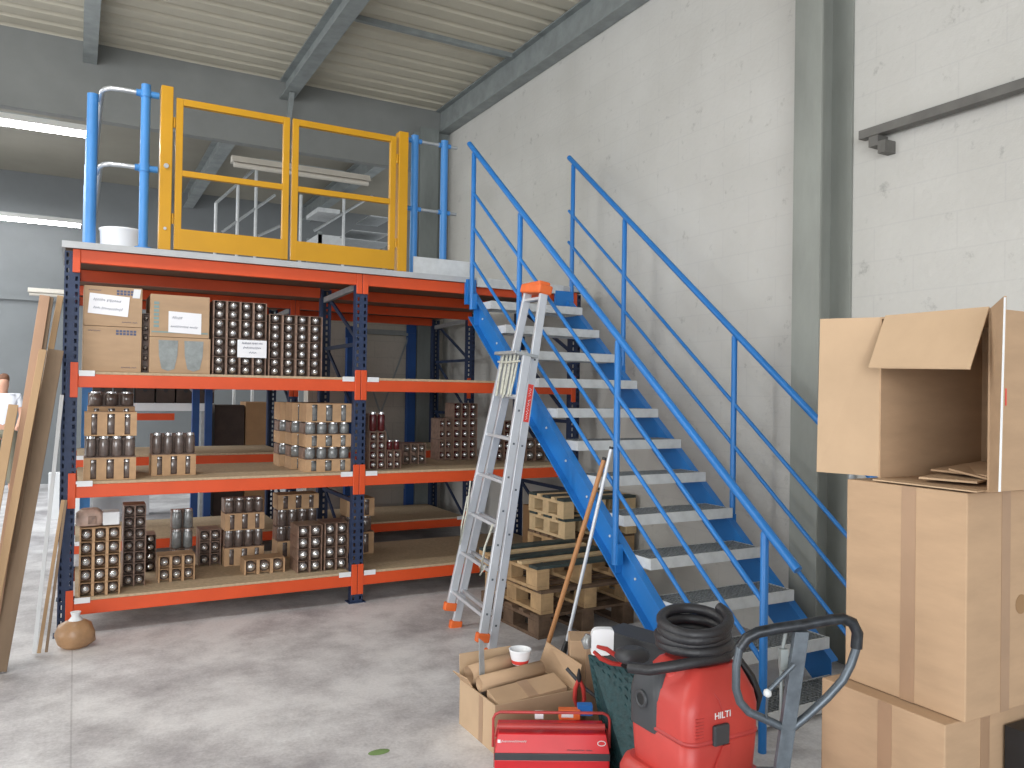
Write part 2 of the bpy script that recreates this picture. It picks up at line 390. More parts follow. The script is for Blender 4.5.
# mezzanine deck
t = thing('mezzanine_deck', 'grey edged mezzanine floor lying on top of the orange racks', 'mezzanine floor', (0, 0, 2.475))
part(MB().box(-.01, 3.96, -.03, 3.3, 2.477, 2.5135), 'deck_panel', 'deck_under', t)
part(MB().box(-.03, 3.96, -.045, -.0305, 2.475, 2.517).box(-.03, -.011, -.0305, 3.3, 2.475, 2.517), 'edge_trim', 'deck_edge', t)
part(MB().box(-.01, 3.96, -.029, 3.3, 2.514, 2.518), 'deck_surface', 'deck_edge', t)
p0, p1 = at(405, 262, 'Y', .0), at(472, 270, 'Y', .0)
kick = MB().box(2.36, 2.93, .0, .012, 2.5185, 2.65)
part(kick, 'kick_plate', 'galv_white', t)

# ------------------------------------------------------------------ yellow gate
YG = -.0
def X(x, y, yp=YG): return at(x, y, 'Y', yp).x
def Z(x, y, yp=YG): return at(x, y, 'Y', yp).z
ZT = 2.5185
t = thing('safety_gate', 'yellow double leaf safety gate on the front edge of the mezzanine', 'gate', (1.4, YG, ZT))
gl0, gl1 = .53, .605; gr0, gr1 = 2.215, 2.29
part(MB().box(gl0, gl1, -.03, .06, ZT, 3.62), 'gate_post', 'yellow', t, .004)
part(MB().box(gr0, gr1, -.03, .06, ZT, 3.60), 'gate_post', 'yellow', t, .004)
for (a, b) in ((.625, 1.385), (1.405, 2.195)):
    m_ = MB(); z1 = 3.555; w = .045
    m_.box(a, a+w, -.02, .02, ZT+.01, z1).box(b-w, b, -.02, .02, ZT+.01, z1).box(a+w, b-w, -.02, .02, z1-w, z1).box(a+w, b-w, -.018, .018, 3.03, 3.07)
    lf = part(m_, 'gate_leaf', 'yellow', t, .003)
    part2 = MB().box(a+.03, b-.03, -.024, -.0205, ZT+.012, 2.67).build('kick_panel', 'yellow', lf); 
hm = MB()
for x in (gl1+.01, gr0-.01):
    for z in (2.7, 3.35): hm.tube([(x, -.012, z), (x, -.012, z+.07)], .009, 10)
part(hm, 'hinge', 'yellow', t)
part(MB().lathe((.567, -.031, 3.08), [(.016, 0), (.016, -.012)], 12, 'Y').lathe((.567, -.031, 2.66), [(.01, 0), (.01, -.008)], 12, 'Y'), 'bolt', 'silver', t)
# ------------------------------------------------------------------ side railing (left) and short railing (right)
t = thing('guard_rail', 'blue posts with silver tubes along the left side of the mezzanine', 'railing', (.2, .4, ZT))
def rpost(t, x, y, r=.03, top=3.62):
    part(MB().tube([(x, y, ZT), (x, y, top)], r, 14).lathe((x, y, ZT), [(.055, 0), (.055, .012)], 14), 'rail_post', 'post_blue', t)
rpost(t, .44, .03)
for y in (.35, 1.35, 2.35, 3.2): rpost(t, .13, y, .036, 3.6)
for z in (3.56, 3.06):
    pts = [(.5, .03, z), (.3, .03, z), (.23, .04, z), (.195, .08, z), (.18, .14, z), (.18, .3, z), (.18, 3.25, z)]
    part(MB().tube(pts, .016, 10), 'rail_tube', 'silver', t)
    part(MB().lathe((.44, .03, z-.025), [(.036, 0), (.036, .05)], 12).tube([(.38, .03, z), (.52, .03, z)], .022, 10), 'clamp', 'post_blue', t)
t = thing('guard_rail', 'short blue railing of two posts between yellow gate and stairs', 'railing', (2.5, .06, ZT))
for xp in (2.385, 2.64):
    part(MB().tube([(xp, .08, ZT), (xp, .08, 3.62)], .03, 14).lathe((xp, .08, ZT), [(.05, 0), (.05, .012)], 14), 'rail_post', 'post_blue', t)
for z in (3.58, 3.04):
    part(MB().tube([(2.33, .08, z), (2.75, .08, z)], .013, 10), 'rail_tube', 'galv', t)
    part(MB().tube([(2.32, .08, z), (2.44, .08, z)], .019, 10).tube([(2.59, .08, z), (2.69, .08, z)], .019, 10), 'clamp', 'post_blue', t)
solo(MB().lathe((.33, .35, ZT+.001), [(.13, 0), (.136, .01), (.142, .15), (.148, .155), (.148, .165), (.136, .165), (.128, .02)], 28), 'tub', 'plastic_white', (.33, .35, ZT+.001), 'low round white tub on the left end of the mezzanine floor', 'tub')

# ------------------------------------------------------------------ staircase
S = .8137
t = thing('staircase', 'blue steel staircase with grey grating treads along the white wall', 'staircase', (3.3, -3, 0))
def stringer(xo, xw, name='stringer'):
    mb = MB(); ya, yb = -2.82, -.02
    lo, hi = 2.21, 2.45
    def bandp(x0, x1, a, b):
        ys = []
        # polygon in YZ clipped by floor and top
        pts = [(yb, S*yb+a), (yb, S*yb+b), (ya, max(S*ya+b, .0)), (ya, max(S*ya+a, .0))]
        if S*ya+a < 0:
            yc = -a/S; pts = [(yb, S*yb+a), (yb, S*yb+b), (ya, max(S*ya+b, 0)), (ya, 0), (yc, 0)] if S*ya+b > 0 else [(yb, S*yb+a), (yb, S*yb+b), (-b/S, 0), (yc, 0)]
        mb.prism([(x0, p[0], p[1]) for p in pts], (x1-x0, 0, 0))
    web = (xw-.005, xw) if xo < xw else (xw, xw+.005)
    bandp(web[0], web[1], lo, hi)
    fx = (xo, web[0]) if xo < xw else (web[1], xo)
    bandp(fx[0], fx[1], hi-.012, hi); bandp(fx[0], fx[1], lo, lo+.012)
    return mb
part(stringer(2.83, 2.88), 'stringer', 'stair_blue', t)
part(stringer(3.79, 3.735), 'stringer', 'stair_blue', t)
for yy in (-.12, -2.05):
    zc = S*yy+2.33; part(MB().obox((2.853, yy, zc), (.022, 0, 0), (0, .003, 0), (0, 0, .105)), 'gusset', 'stair_blue', t)
# top plates that hang the stringers on the deck beam
part(MB().box(2.80, 2.876, -.06, -.048, 2.30, 2.50).box(2.79, 2.83, -.048, -.02, 2.30, 2.50), 'hanger_plate', 'stair_blue', t)
part(MB().box(3.62, 3.79, -.075, -.048, 2.28, 2.47), 'hanger_plate', 'stair_blue', t)
part(MB().box(2.885, 3.70, -.068, -.0485, 2.445, 2.519), 'landing_edge', 'galv_white', t)
tread = None
for k in range(12):
    y = -.3147-k*.2496; z = 2.3108-k*.2031
    if z < .05: continue
    if tread is None:
        mb = MB().box(2.882, 3.732, 0, .012, -.062, 0).box(2.882, 3.732, .238, .25, -.062, -.002).box(2.882, 2.888, .012, .238, -.062, -.002).box(3.726, 3.732, .012, .238, -.062, -.002)
        tread = mb.build('tread', 'galv_white', t, 0)
        gm = MB()
        for i in range(28): gm.box(2.888+.0302*i, 2.892+.0302*i, .012, .238, -.03, -.001)
        for i in range(9): gm.box(2.888, 3.726, .03+.025*i, .033+.025*i, -.014, -.0015)
        gr = gm.build('grating', 'grate', tread)
        tread.matrix_parent_inverse = Matrix.Translation(-t.location); tread.location = (0, y, z)
    else:
        c = tread.copy(); C.objects.link(c); c.location = (0, y, z)
        d = gr.copy(); C.objects.link(d); d.parent = c
bo = MB()
for k in range(12):
    y = -.19-k*.2496; bo.lathe((2.875, y, S*y+2.33), [(.008, 0), (.008, -.006)], 8, 'X')
part(bo, 'bolts', 'galv_white', t)
def hrail(x, ya, yb, zo, r, endext=0): return MB().tube([(x, ya, S*ya+zo), (x, yb, S*yb+zo)], r, 12)
for side, x, yend, ytop in (('l', 2.80, -3.41, -.10), ('r', 3.80, -3.3, -.02)):
    part(hrail(x, ytop+.05, yend, 3.63, .021), 'handrail', 'stair_blue', t)
    for zo in ((3.29, 3.02, 2.755)):
        part(hrail(x, ytop-(.02 if side == 'l' else -.04), yend+(.19 if side == 'l' else .12), zo-(.0 if side == 'l' else .12), .0125), 'mid_rail', 'stair_blue', t)
for x, y, zb in ((2.80, -.14, 2.25), (2.80, -.91, 1.6), (2.80, -2.09, .62), (2.80, -3.22, 0), (3.80, -.04, 2.3), (3.80, -.79, 1.7), (3.80, -1.99, .72), (3.80, -3.1, 0)):
    mm = MB().tube([(x, y, zb), (x, y, S*y+3.60), (x, y, S*y+3.625)], [.019, .019, .008], 12)
    if zb > 0: mm.box(min(x, 2.83 if x < 3 else 3.79)-.005, max(x, 2.83 if x < 3 else 3.79)+.004, y-.03, y+.03, zb, zb+.12)
    part(mm, 'baluster', 'stair_blue', t)

# ------------------------------------------------------------------ ladder
t = thing('ladder', 'aluminium double ladder with orange cap leaning against the blue staircase', 'ladder', (2.4, -1.2, 0))
A0, A1 = at(455, 627, 'Z', .0), at(490.5, 656, 'Z', .0)
T0, T1 = at(528, 292, 'Y', -1.19), at(544, 290, 'Y', -1.43)
r_ = (A1-A0).normalized(); up = ((T0+T1)/2-(A0+A1)/2).normalized(); nrm = r_.cross(up).normalized()
if nrm.x > 0: nrm = -nrm
def stile(p, q, name='stile'):
    return part(MB().bar(p, q, .054, .028, nrm), name, 'alu', t, .004)
stile(A0+up*.02, T0); stile(A1+up*.02, T1)
def rungs(P0, P1, Q0, Q1, ds):
    for d in ds:
        e = []
        for P, Q in ((P0, Q0), (P1, Q1)):
            a, b = (P-A0).dot(up), (Q-A0).dot(up); e.append(P.lerp(Q, (d-a)/(b-a)))
        part(MB().bar(e[0], e[1], .034, .020, nrm), 'rung', 'alu', t, .003)
def onplane(x, y, off):
    o = (A0+A1)/2+nrm*off; r = FW+RT*((x-512)/FPX)-UP*((y-384)/FPX)
    return CAM+r*((o-CAM).dot(nrm)/r.dot(nrm))
B0, B1, V0, V1 = onplane(450, 606, .095), onplane(482.5, 637, .09), onplane(505, 357, .09), onplane(526.5, 356, .09)
stile(B0, V0, 'upper_stile'); stile(B1, V1, 'upper_stile')
dB = (B0-A0).dot(up); dV = (V0-A0).dot(up)
ds = [dB+.10+.268*k for k in range(20) if dB+.10+.268*k < dV-.02]
rungs(B0, B1, V0, V1, ds)
rungs(A0, A1, T0, T1, ds+[ds[-1]+.268, (T0-A0).dot(up)-.06])
for p in (B0, B1, A0+up*.02, A1+up*.02):
    part(MB().bar(p-up*.03, p+up*.025, .085, .045, nrm), 'foot_cap', 'plug_orange', t, .008)
part(MB().bar(V0+up*.01, V1+up*.01, .16, .02, nrm), 'guide_bracket', 'galv', t, .003)
cp = MB().bar(T0-r_*.03+up*.02, T1+r_*.03+up*.0, .1, .06, nrm).bar(T0-r_*.045+up*.035+nrm*.0, T1+r_*.0+up*.04, .085, .035, nrm)
part(cp, 'top_cap', 'plug_orange', t, .012)
rp = MB(); rnd = random.Random(3)
for i in range(9):
    u = .12+.09*i; a = V0.lerp(V1, u)+nrm*(.03+.01*(i % 2)); b = a-up*(.25+.03*rnd.random())+r_*(rnd.uniform(-.02, .02)); rp.tube([a, a.lerp(b, .5)+r_*rnd.uniform(-.012, .012), b], .0075, 6)
rp.tube([V0+nrm*.04-up*.04, V0.lerp(V1, .5)+nrm*.055-up*.05, V1+nrm*.04-up*.04], .008, 6)
part(rp, 'rope', 'rope', t)
m2 = B0.lerp(V0, .5)+nrm*.05
part(MB().tube([m2+up*.0, m2-up*.2+r_*.04, m2-up*.42+r_*.02, m2-up*.3+r_*-.01, m2-up*.1], .006, 6), 'rope', 'rope', t)
m2 = B1.lerp(V1, .33)+nrm*.05
part(MB().tube([m2+up*.1-r_*.0, m2-up*.05-r_*.06, m2-up*.22-r_*.05, m2-up*.15], .007, 6), 'rope', 'rope', t)
lp = T1.lerp(A1, .27)
d1 = (A1-T1).normalized(); rr_ = (r_-d1*r_.dot(d1)).normalized(); lab = part(MB().bar(lp+rr_*.0155, lp+d1*.24+rr_*.0155, .036, .002, nrm), 'label', 'label_red', t)
lab['label'] = 'red maker label with white vertical lettering'
q = MB(); scribble(q, lp+rr_*.0172+d1*.225+nrm*.012, -d1, -nrm, .20, .022, [5, 2], .0016, 4); part(q, 'lettering', 'label_white', t)
for P, Q in ((A1, T1), (B1, V1)):
    for i in range(7):
        c_ = P.lerp(Q, .08+.12*i)
        part(MB().obox(c_+r_*.0150, nrm*.006, up*.006, r_*.0015), 'rivet', 'jack_bar', t)

# ------------------------------------------------------------------ pallets under the stairs
def pallet(mat_top, mat_blk, loc, rz, label, group, L_=.8, Wd=.76):
    t = thing('pallet', label, 'pallet', loc, rz, group); bk = min(.13, Wd*.17)
    for i in range(5):
        bw_ = .055 if i in (1, 3) else .1; y = i*(Wd-.1)/4+(.1-bw_)/2; MB().box(0, L_, y, y+bw_, .134, .154).build('deck_board', 'pallet_pale' if i in (1, 3) and mat_top == 'pallet_green' else mat_top, t, .002)
    for j in range(3):
        x = j*(L_-.1)/2
        MB().box(x, x+.1, 0, Wd, .112, .134).build('stringer_board', mat_blk, t, .002)
        MB().box(x, x+.1, 0, Wd, 0, .022).build('bottom_board', mat_blk, t, .002)
        for y in (0, (Wd-bk)/2, Wd-bk): MB().box(x, x+.1, y, y+bk, .022, .112).build('block', mat_blk, t, .003)
    return t
pallet('pallet_dark', 'pallet_dark', (2.72, -1.38, 0), .05, 'brown wooden pallet at the bottom of the stack under the stairs', 'pallets under the stairs')
pallet('pallet_dark', 'pallet_wood', (2.74, -1.37, .155), .03, 'weathered wooden pallet, second from the floor in the stack under the stairs', 'pallets under the stairs')
pallet('pallet_green', 'pallet_wood', (2.72, -1.35, .31), .06, 'wooden pallet with dark green boards on top of the stack under the stairs', 'pallets under the stairs')
for i, w in enumerate(('bottom', 'second', 'third', 'fourth', 'topmost')):
    pallet('pallet_green' if i > 2 else 'pallet_dark', 'pallet_pale' if i > 2 else 'pallet_wood', (3.40+.008*(i % 2), -.60+.01*(i % 3), .155*i), .01*(i % 2), 'small wooden pallet behind the stair steps, %s from the floor up' % w, 'pallets behind the stair steps', .70, .54)
# carton with white sheet beside the pallets
t = thing('cardboard_box', 'brown cardboard box with white paper sheet behind the green topped pallets', 'box', (3.0, .0, 0))
t.location = (3.6, .1, .25)
part(MB().box(3.60, 3.83, .08, .40, .2325, .60), 'carton_body', 'carton_dark', t, .004)
part(MB().box(3.68, 3.80, .076, .0795, .30, .47), 'paper_sheet', 'paper', t)

# ------------------------------------------------------------------ sticks leaning on the stairs
t = thing('broom', 'long wooden broom handle leaning on the blue stair rail', 'broom handle', (2.49, -1.8, 0))
a, b = at(541, 667, 'Z', .01), at(604, 460, 'X', 2.72)
part(MB().tube([a, a.lerp(b, .5), b], .0145, 10), 'handle', 'handle_wood', t); part(MB().tube([b, b+(b-a)*.012], .014, 10), 'end_cap', 'black', t)
t = thing('squeegee', 'grey metal pole with black foot leaning beside the broom handle', 'tool pole', (2.5, -1.9, 0))
a, b = at(560, 672, 'Z', .02), at(611, 449, 'X', 2.73); d = (b-a)
part(MB().tube([a+d*.12, b], .011, 10), 'pole', 'alu', t); part(MB().tube([a, a+d*.04+Vector((-.015, 0, 0)), a+d*.14], [.022, .024, .015], 10), 'grip', 'black', t); part(MB().tube([b, b+d*.01], .012, 8), 'end_cap', 'black', t)

# ------------------------------------------------------------------ big cardboard boxes on the right
def bigbox(loc, dx, dy, h, label, hole=False):
    t = thing('cardboard_box', label, 'box', (loc[0]+dx/2, loc[1]+dy/2, loc[2]), 0, 'large boxes stacked at the right'); x, y, z = loc
    b = part(MB().box(x, x+dx, y, y+dy, z, z+h), 'carton_body', 'carton', t, .004)
    m_ = y+dy*.45
    part(MB().box(x-.0012, x-.0002, m_-.024, m_+.024, z+.001, z+h-.001), 'tape', 'tape', t)
    part(MB().box(x+.17, x+.215, y-.0012, y-.0002, z+.001, z+h-.001), 'tape', 'tape', t)
    return t
bigbox((2.262, -4.42, .0), .66, .43, .667, 'large sealed cardboard box at the bottom of the stack on the right')
tb = bigbox((2.325, -4.44, .669), .66, .41, .660, 'large sealed cardboard box in the middle of the stack on the right')
part(MB().lathe((2.60, -4.4412, .98), [(.03, 0), (.03, .0008)], 16, 'Y'), 'hand_hole', 'carton_edge', tb)
t = thing('cardboard_box', 'open empty cardboard box lying on its side on top of the stack', 'box', (2.6, -4.3, 1.331), 0, 'large boxes stacked at the right')
x0, x1, y0, y1, z0, z1 = 2.37, 2.93, -4.475, -4.115, 1.334, 1.865; th = .006
bd = MB().box(x0, x1, y0, y0+th, z0, z1).box(x0, x1, y1-th, y1, z0, z1).box(x0, x1, y0+th, y1-th, z0, z0+th).box(x0, x1, y0+th, y1-th, z1-th, z1).box(x1-th, x1, y0+th, y1-th, z0+th, z1-th)
part(bd, 'carton_body', 'carton', t)
part(MB().prism([(x0, y1, z0+.01), (x0, y1, z1), (x0-.10, y1+.155, z1+.0), (x0-.115, y1+.15, z0+.015)], (.004, .004, 0)), 'flap', 'carton_light', t)
part(MB().prism([(x0, y0, z0), (x0, y0, z1), (x0-.145, y0-.12, z1+.012), (x0-.125, y0-.10, z0+.02)], (.004, -.004, 0)), 'flap', 'carton', t)
part(MB().prism([(x0, y0+.003, z1), (x0, y1-.02, z1), (x0-.08, y1-.02, z1-.17), (x0-.09, y0+.003, z1-.18)], (-.002, 0, .004)), 'flap', 'carton_light', t)
part(MB().prism([(x0, y0+.01, z0+.002), (x0, y1-.01, z0+.002), (x0-.042, y1-.01, z0+.0), (x0-.042, y0+.01, z0)], (0, 0, .004)), 'flap', 'carton_light', t)
part(MB().box(x0+.06, x0+.066, y0-.0012, y0-.0002, z0+.26, z0+.30).box(x0+.075, x0+.081, y0-.0012, y0-.0002, z0+.25, z0+.30), 'print_mark', 'label_red', t)
part(MB().prism([(x0-.143, y0-.1225, z1+.008), (x0-.149, y0-.1215, z1+.008), (x0-.131, y0-.1015, z0+.02), (x0-.125, y0-.1035, z0+.02)], (0, -.001, 0)), 'clear_tape', 'label_white', t)
t2 = thing('cardboard_scrap', 'loose cardboard sheets lying inside the open box on top', 'cardboard', (2.55, -4.3, z0+.01))
part(MB().obox((2.50, -4.30, z0+.019), (.10, .03, 0), (-.02, .08, 0), (0, 0, .003)), 'sheet', 'carton_light', t2)
part(MB().obox((2.62, -4.31, z0+.045), (.10, -.02, .012), (.01, .10, 0), (0, 0, .003)).obox((2.56, -4.33, z0+.035), (.07, .01, .0), (-.005, .06, .01), (0, 0, .003)), 'sheet', 'carton', t2)
solo(MB().box(at(1018, 708, 'Y', -4.50).x+.06, at(1018, 708, 'Y', -4.50).x+.3, -4.50, -4.43, 0, .62), 'black_case', 'black', (2.6, -4.47, 0), 'black case edge beside the bottom cardboard box at the right', 'case')

# ------------------------------------------------------------------ vacuum cleaner
VX, VY = 1.905, -3.765
def sq(cx, cy, z, a, b, n=32, e=4.0, sx=0, sy=0):
    out = []
    for j in range(n):
        th_ = 2*math.pi*j/n; c_, s_ = math.cos(th_), math.sin(th_)
        out.append((cx+sx+a*math.copysign(abs(c_)**(2/e), c_), cy+sy+b*math.copysign(abs(s_)**(2/e), s_), z))
    return out
t = thing('vacuum_cleaner', 'red industrial vacuum cleaner with black inlet panel in front of the stairs', 'vacuum cleaner', (VX, VY, 0))
def oct_(z, a, c, sx=0, sy=0, n=5):
    """square ring with rounded chamfered corners"""
    out = []
    for qx, qy, a0 in ((1, 1, 0), (-1, 1, 90), (-1, -1, 180), (1, -1, 270)):
        for k in range(n):
            an = math.radians(a0+90*k/(n-1)); out.append((VX+sx+qx*(a-c)+c*math.cos(an), VY+sy+qy*(a-c)+c*math.sin(an), z))
    return out
part(MB().rings([oct_(z, a, .06) for z, a in ((.06, .175), (.08, .19), (.33, .190), (.365, .178), (.372, .165))], 20), 'base', 'vac_red', t)
part(MB().rings([oct_(z, a, .05) for z, a in ((.372, .150), (.39, .152), (.495, .158), (.50, .152))], 20), 'container', 'vac_red', t)
part(MB().rings([oct_(z, a, .05) for z, a in ((.500, .156), (.504, .161), (.511, .161), (.515, .156))], 20), 'seam_band', 'tool_red_dull', t)
part(MB().rings([oct_(.515, .157, .045), oct_(.595, .157, .045), oct_(.635, .148, .045, .004), oct_(.705, .105, .035, .022, .0), oct_(.714, .09, .03, .022)], 20), 'head', 'vac_red', t)
part(MB().rings([[(p[0]-.084, p[1]+.066, p[2]) for p in oct_(z, a, .03)] for z, a in ((.49, .079), (.60, .080), (.640, .074), (.685, .05))], 20), 'inlet_panel', 'vac_dark', t)
part(MB().lathe((VX-.163, VY+.066, .585), [(.030, 0), (.030, -.010), (.020, -.010), (.018, .01)], 18, 'X', capped=False), 'inlet_ring', 'vac_dark', t)
part(MB().lathe((VX-.1635, VY+.066, .585), [(.019, 0), (.019, -.006)], 18, 'X'), 'inlet_hole', 'black_gloss', t)
part(MB().lathe((VX-.085, VY+.0, .665), [(.028, 0), (.028, .022), (.022, .026)], 18), 'dial', 'vac_red', t)
part(MB().box(VX-.062, VX+.002, VY-.172, VY-.156, .495, .560), 'latch', 'vac_dark', t, .006)
part(MB().prism([(VX-.02, VY-.1585, .49), (VX+.012, VY-.1585, .49), (VX+.012, VY-.1585, .43), (VX-.05, VY-.1585, .39), (VX-.05, VY-.1585, .43)], (0, -.006, 0)), 'latch_hook', 'vac_red', t)
vents = MB()
for i in range(7): vents.box(VX-.128, VX-.095, VY-.1582, VY-.150, .525+i*.010, .529+i*.010)
part(vents, 'vent', 'tool_red_dull', t)
part(MB().tube([(VX-.02, VY-.158, .60), (VX-.03, VY-.152, .633), (VX-.06, VY-.09, .705)], .0016, 5), 'head_seam', 'tool_red_dull', t)
text('HILTI', .030, 'label_white', t, frame((-.018, -.1585, .585), (1, 0, 0), (0, 0, 1)), 'lettering', .001)
for sx in (-1, 1):
    for sy in (-1, 1): part(MB().lathe((VX+sx*.13-.012, VY+sy*.13, .032), [(.032, 0), (.032, .024)], 16, 'X'), 'castor', 'rubber', t)
# hose coil
hz = .742
t = thing('vacuum_hose', 'coiled black hose lying on top of the red vacuum cleaner', 'hose', (VX+.02, VY, .72))
pts = []
cx, cy = VX+.025, VY+.03
for i in range(0, 24*4+1):
    a = 2*math.pi*i/24; k = i/24; R_ = (.115, .118, .098, .112, .112)[int(k)]*(1-k % 1)+(.118, .098, .112, .112, .1)[int(k)]*(k % 1)
    dx, dy = R_*1.04*math.cos(a), R_*math.sin(a)
    pts.append((cx+dx+.008*math.sin(k*4), cy+dy, hz+k*.026+.22*max(0, k-.8)/3.2*(dx*.66+dy*.75)))
pts = [(cx-.25, cy+.03, .70), (cx-.215, cy-.03, .705), (cx-.15, cy-.085, .725), (cx-.06, cy-.11, .735), (cx+.03, cy-.125, .74), (cx+.09, cy-.08, .738)]+pts
part(MB().tube(pts, .018, 10), 'hose_tube', 'hose', t)
part(MB().tube([(VX+.13, VY-.07, .72), (VX+.165, VY-.10, .66), (VX+.18, VY-.12, .60), (VX+.185, VY-.10, .55)], .012, 8).tube([(VX+.15, VY-.04, .72), (VX+.185, VY-.07, .64), (VX+.195, VY-.08, .58)], .01, 8), 'power_cable', 'black', t)

# ------------------------------------------------------------------ pallet jack
t = thing('pallet_jack', 'pallet truck with black loop handle beside the red vacuum cleaner', 'pallet truck', (1.93, -4.17, 0))
def J(x, y, d=0):   # handle plane, face towards the room's open side
    c = Vector((1.936, -4.18, 1.6)); return c+Vector((.877, -.48, 0))*((x-797)/339)+Vector((0, 0, -1))*((y-399.5)/339)+Vector((.48, .877, 0))*d
LP = [(785, 729), (765, 720), (748, 713), (739, 703), (735, 690), (735, 668), (738, 650), (745, 640), (756, 634), (775, 630), (800, 626), (825, 621), (840, 619), (850, 623), (855, 633), (854, 648), (849, 664), (841, 680), (826, 697), (806, 716), (790, 729)]
part(MB().tube([J(*p) for p in LP], .0125, 12), 'handle_loop', 'jack_steel', t)
part(MB().tube([J(*p) for p in LP[6:16]], .0165, 12), 'rubber_grip', 'jack_black', t)
part(MB().obox((J(799, 632)+J(777, 800))/2, (J(799, 632)-J(777, 800))/2, Vector((.877, -.48, 0))*.021, Vector((.48, .877, 0))*.012), 'drawbar', 'jack_bar', t, .002)
part(MB().tube([J(790, 663, -.02), J(764, 688, -.03)], .007, 8), 'lever', 'jack_steel', t); part(MB().lathe(J(763, 690, -.03)-Vector((0, 0, .012)), [(.004, 0), (.011, .005), (.012, .012), (.01, .02), (.003, .024)], 12), 'lever_knob', 'galv_white', t)
part(MB().tube([J(763, 694, -.03), J(763, 712, -.02), J(768, 722, 0)], .004, 6), 'lever_rod', 'jack_steel', t)
part(MB().tube([J(786, 636, .02), J(783, 660, .03), J(784, 730, .03), J(779, 860, .03)], .006, 6).obox(J(784, 662, .02), (.01, -.005, 0), (.004, .008, 0), (0, 0, .03)), 'release_chain', 'steel_dark', t)
bz = J(777, 800)
part(MB().obox((bz.x, bz.y, .40), (.045, -.024, 0), (.02, .036, 0), (0, 0, .10)).tube([(bz.x, bz.y, .30), (bz.x, bz.y, .08)], .05, 16), 'pump', 'jack_bar', t, .003)
for s in (-1, 1):
    c_ = Vector((bz.x, bz.y, .08))+Vector((.877, -.48, 0))*.07*s
    part(MB().tube([c_-Vector((.877, -.48, 0))*.02, c_+Vector((.877, -.48, 0))*.02], .08, 20), 'wheel', 'rubber', t)

# ------------------------------------------------------------------ open carton with paper rolls
t = thing('cardboard_box', 'open cardboard box full of rolled cardboard beside the red toolbox', 'box', (1.9, -2.5, 0))
c0, c1 = Vector((1.72, -2.70, 0)), Vector((1.715, -2.36, 0)); bw = .40; hz_ = .215
x0, x1, y0, y1 = 1.715, 2.14, -2.70, -2.33
part(MB().box(x0, x0+th, y0, y1, 0, hz_).box(x1-th, x1, y0, y1, 0, hz_).box(x0+th, x1-th, y0, y0+th, 0, hz_).box(x0+th, x1-th, y1-th, y1, 0, hz_).box(x0+th, x1-th, y0+th, y1-th, 0, th), 'carton_body', 'carton_light', t)
part(MB().prism([(x0, y0+.01, hz_), (x0, y0+.2, hz_), (x0-.035, y0+.19, hz_-.10), (x0-.05, y0+.02, hz_-.11)], (-.004, 0, .002)), 'flap', 'carton', t) if 0 else None
part(MB().prism([(x0+.002, y1-.13, hz_), (x0+.002, y1, hz_), (x0-.03, y1+.02, hz_+.035), (x0-.02, y1-.12, hz_+.04)], (.004, 0, .003)), 'flap', 'carton', t)
part(MB().prism([(x0, y1, hz_), (x1-.1, y1, hz_), (x1-.12, y1+.05, hz_+.10), (x0+.02, y1+.05, hz_+.10)], (0, .004, .002)), 'flap', 'carton_light', t)
part(MB().prism([(x1, y0, hz_), (x1, y1-.02, hz_), (x1+.03, y1-.05, hz_+.13), (x1+.05, y0+.03, hz_+.10)], (.004, 0, 0)), 'flap', 'carton', t)
part(MB().box(x0-.0012, x0-.0002, y0+.12, y0+.16, .002, hz_-.005), 'tape', 'tape', t)
def roll(p, q, r, label):
    p, q = Vector(p), Vector(q); d = (q-p).normalized(); pts = []
    u = d.cross(Vector((0, 0, 1))).normalized(); w = u.cross(d); n = 44
    o, i_ = [], []
    for k in range(n+1):
        a = 2*math.pi*k/22; rr = r-.0022*k/10
        o.append((u*math.cos(a)+w*math.sin(a))*rr); i_.append((u*math.cos(a)+w*math.sin(a))*(rr-.0015))
    vs = [p+v for v in o]+[q+v for v in o]+[p+v for v in i_]+[q+v for v in i_]; N_ = n+1; fs = []
    for k in range(n): fs += [(k, k+1, N_+k+1, N_+k), (2*N_+k+1, 2*N_+k, 3*N_+k, 3*N_+k+1), (k+1, k, 2*N_+k, 2*N_+k+1), (N_+k, N_+k+1, 3*N_+k+1, 3*N_+k)]
    tag(MB().add(vs, fs, True).build('cardboard_roll', 'carton', None, 0, off=p), label, 'cardboard roll', 'cardboard rolls in the open box')
roll((1.735, -2.39, .245), (2.02, -2.36, .27), .048, 'roll of brown cardboard at the back of the open box')
roll((1.735, -2.50, .24), (2.07, -2.50, .262), .040, 'roll of brown cardboard lying across the middle of the open box')
t = thing('cardboard_box', 'taped smaller carton tilted inside the open cardboard box', 'box', (1.95, -2.6, .05))
a_ = Matrix.Rotation(math.radians(12), 4, 'X')
part(MB().obox((1.925, -2.615, .150), (.18, .0, .012), (0, .060, .015), (-.005, -.012, .085)), 'carton_body', 'carton', t, .003)
part(MB().obox((1.92, -2.627, .2356), (.026, 0, .0017), (0, .0595, .0149), (0, 0, .0008)), 'tape', 'tape', t)
t = thing('plastic_cup', 'white plastic pot with orange print standing in the open box', 'cup', (2.06, -2.42, .01))
part(MB().lathe((1.985, -2.44, .283), [(.038, 0), (.046, .03), (.054, .065), (.056, .07), (.050, .07), (.038, .006)], 24), 'pot', 'plastic_white', t)
part(MB().lathe((1.985, -2.44, .286), [(.0395, 0), (.0445, .018)], 24, capped=False), 'print_band', 'label_red', t)
solo(MB().prism([(1.765, -2.455, .06), (1.80, -2.452, .06), (1.79, -2.43, .41), (1.765, -2.432, .43)], (0, .006, 0)), 'metal_strip', 'galv', (1.78, -2.45, .06), 'flat grey metal strip standing up out of the open box', 'metal strip')
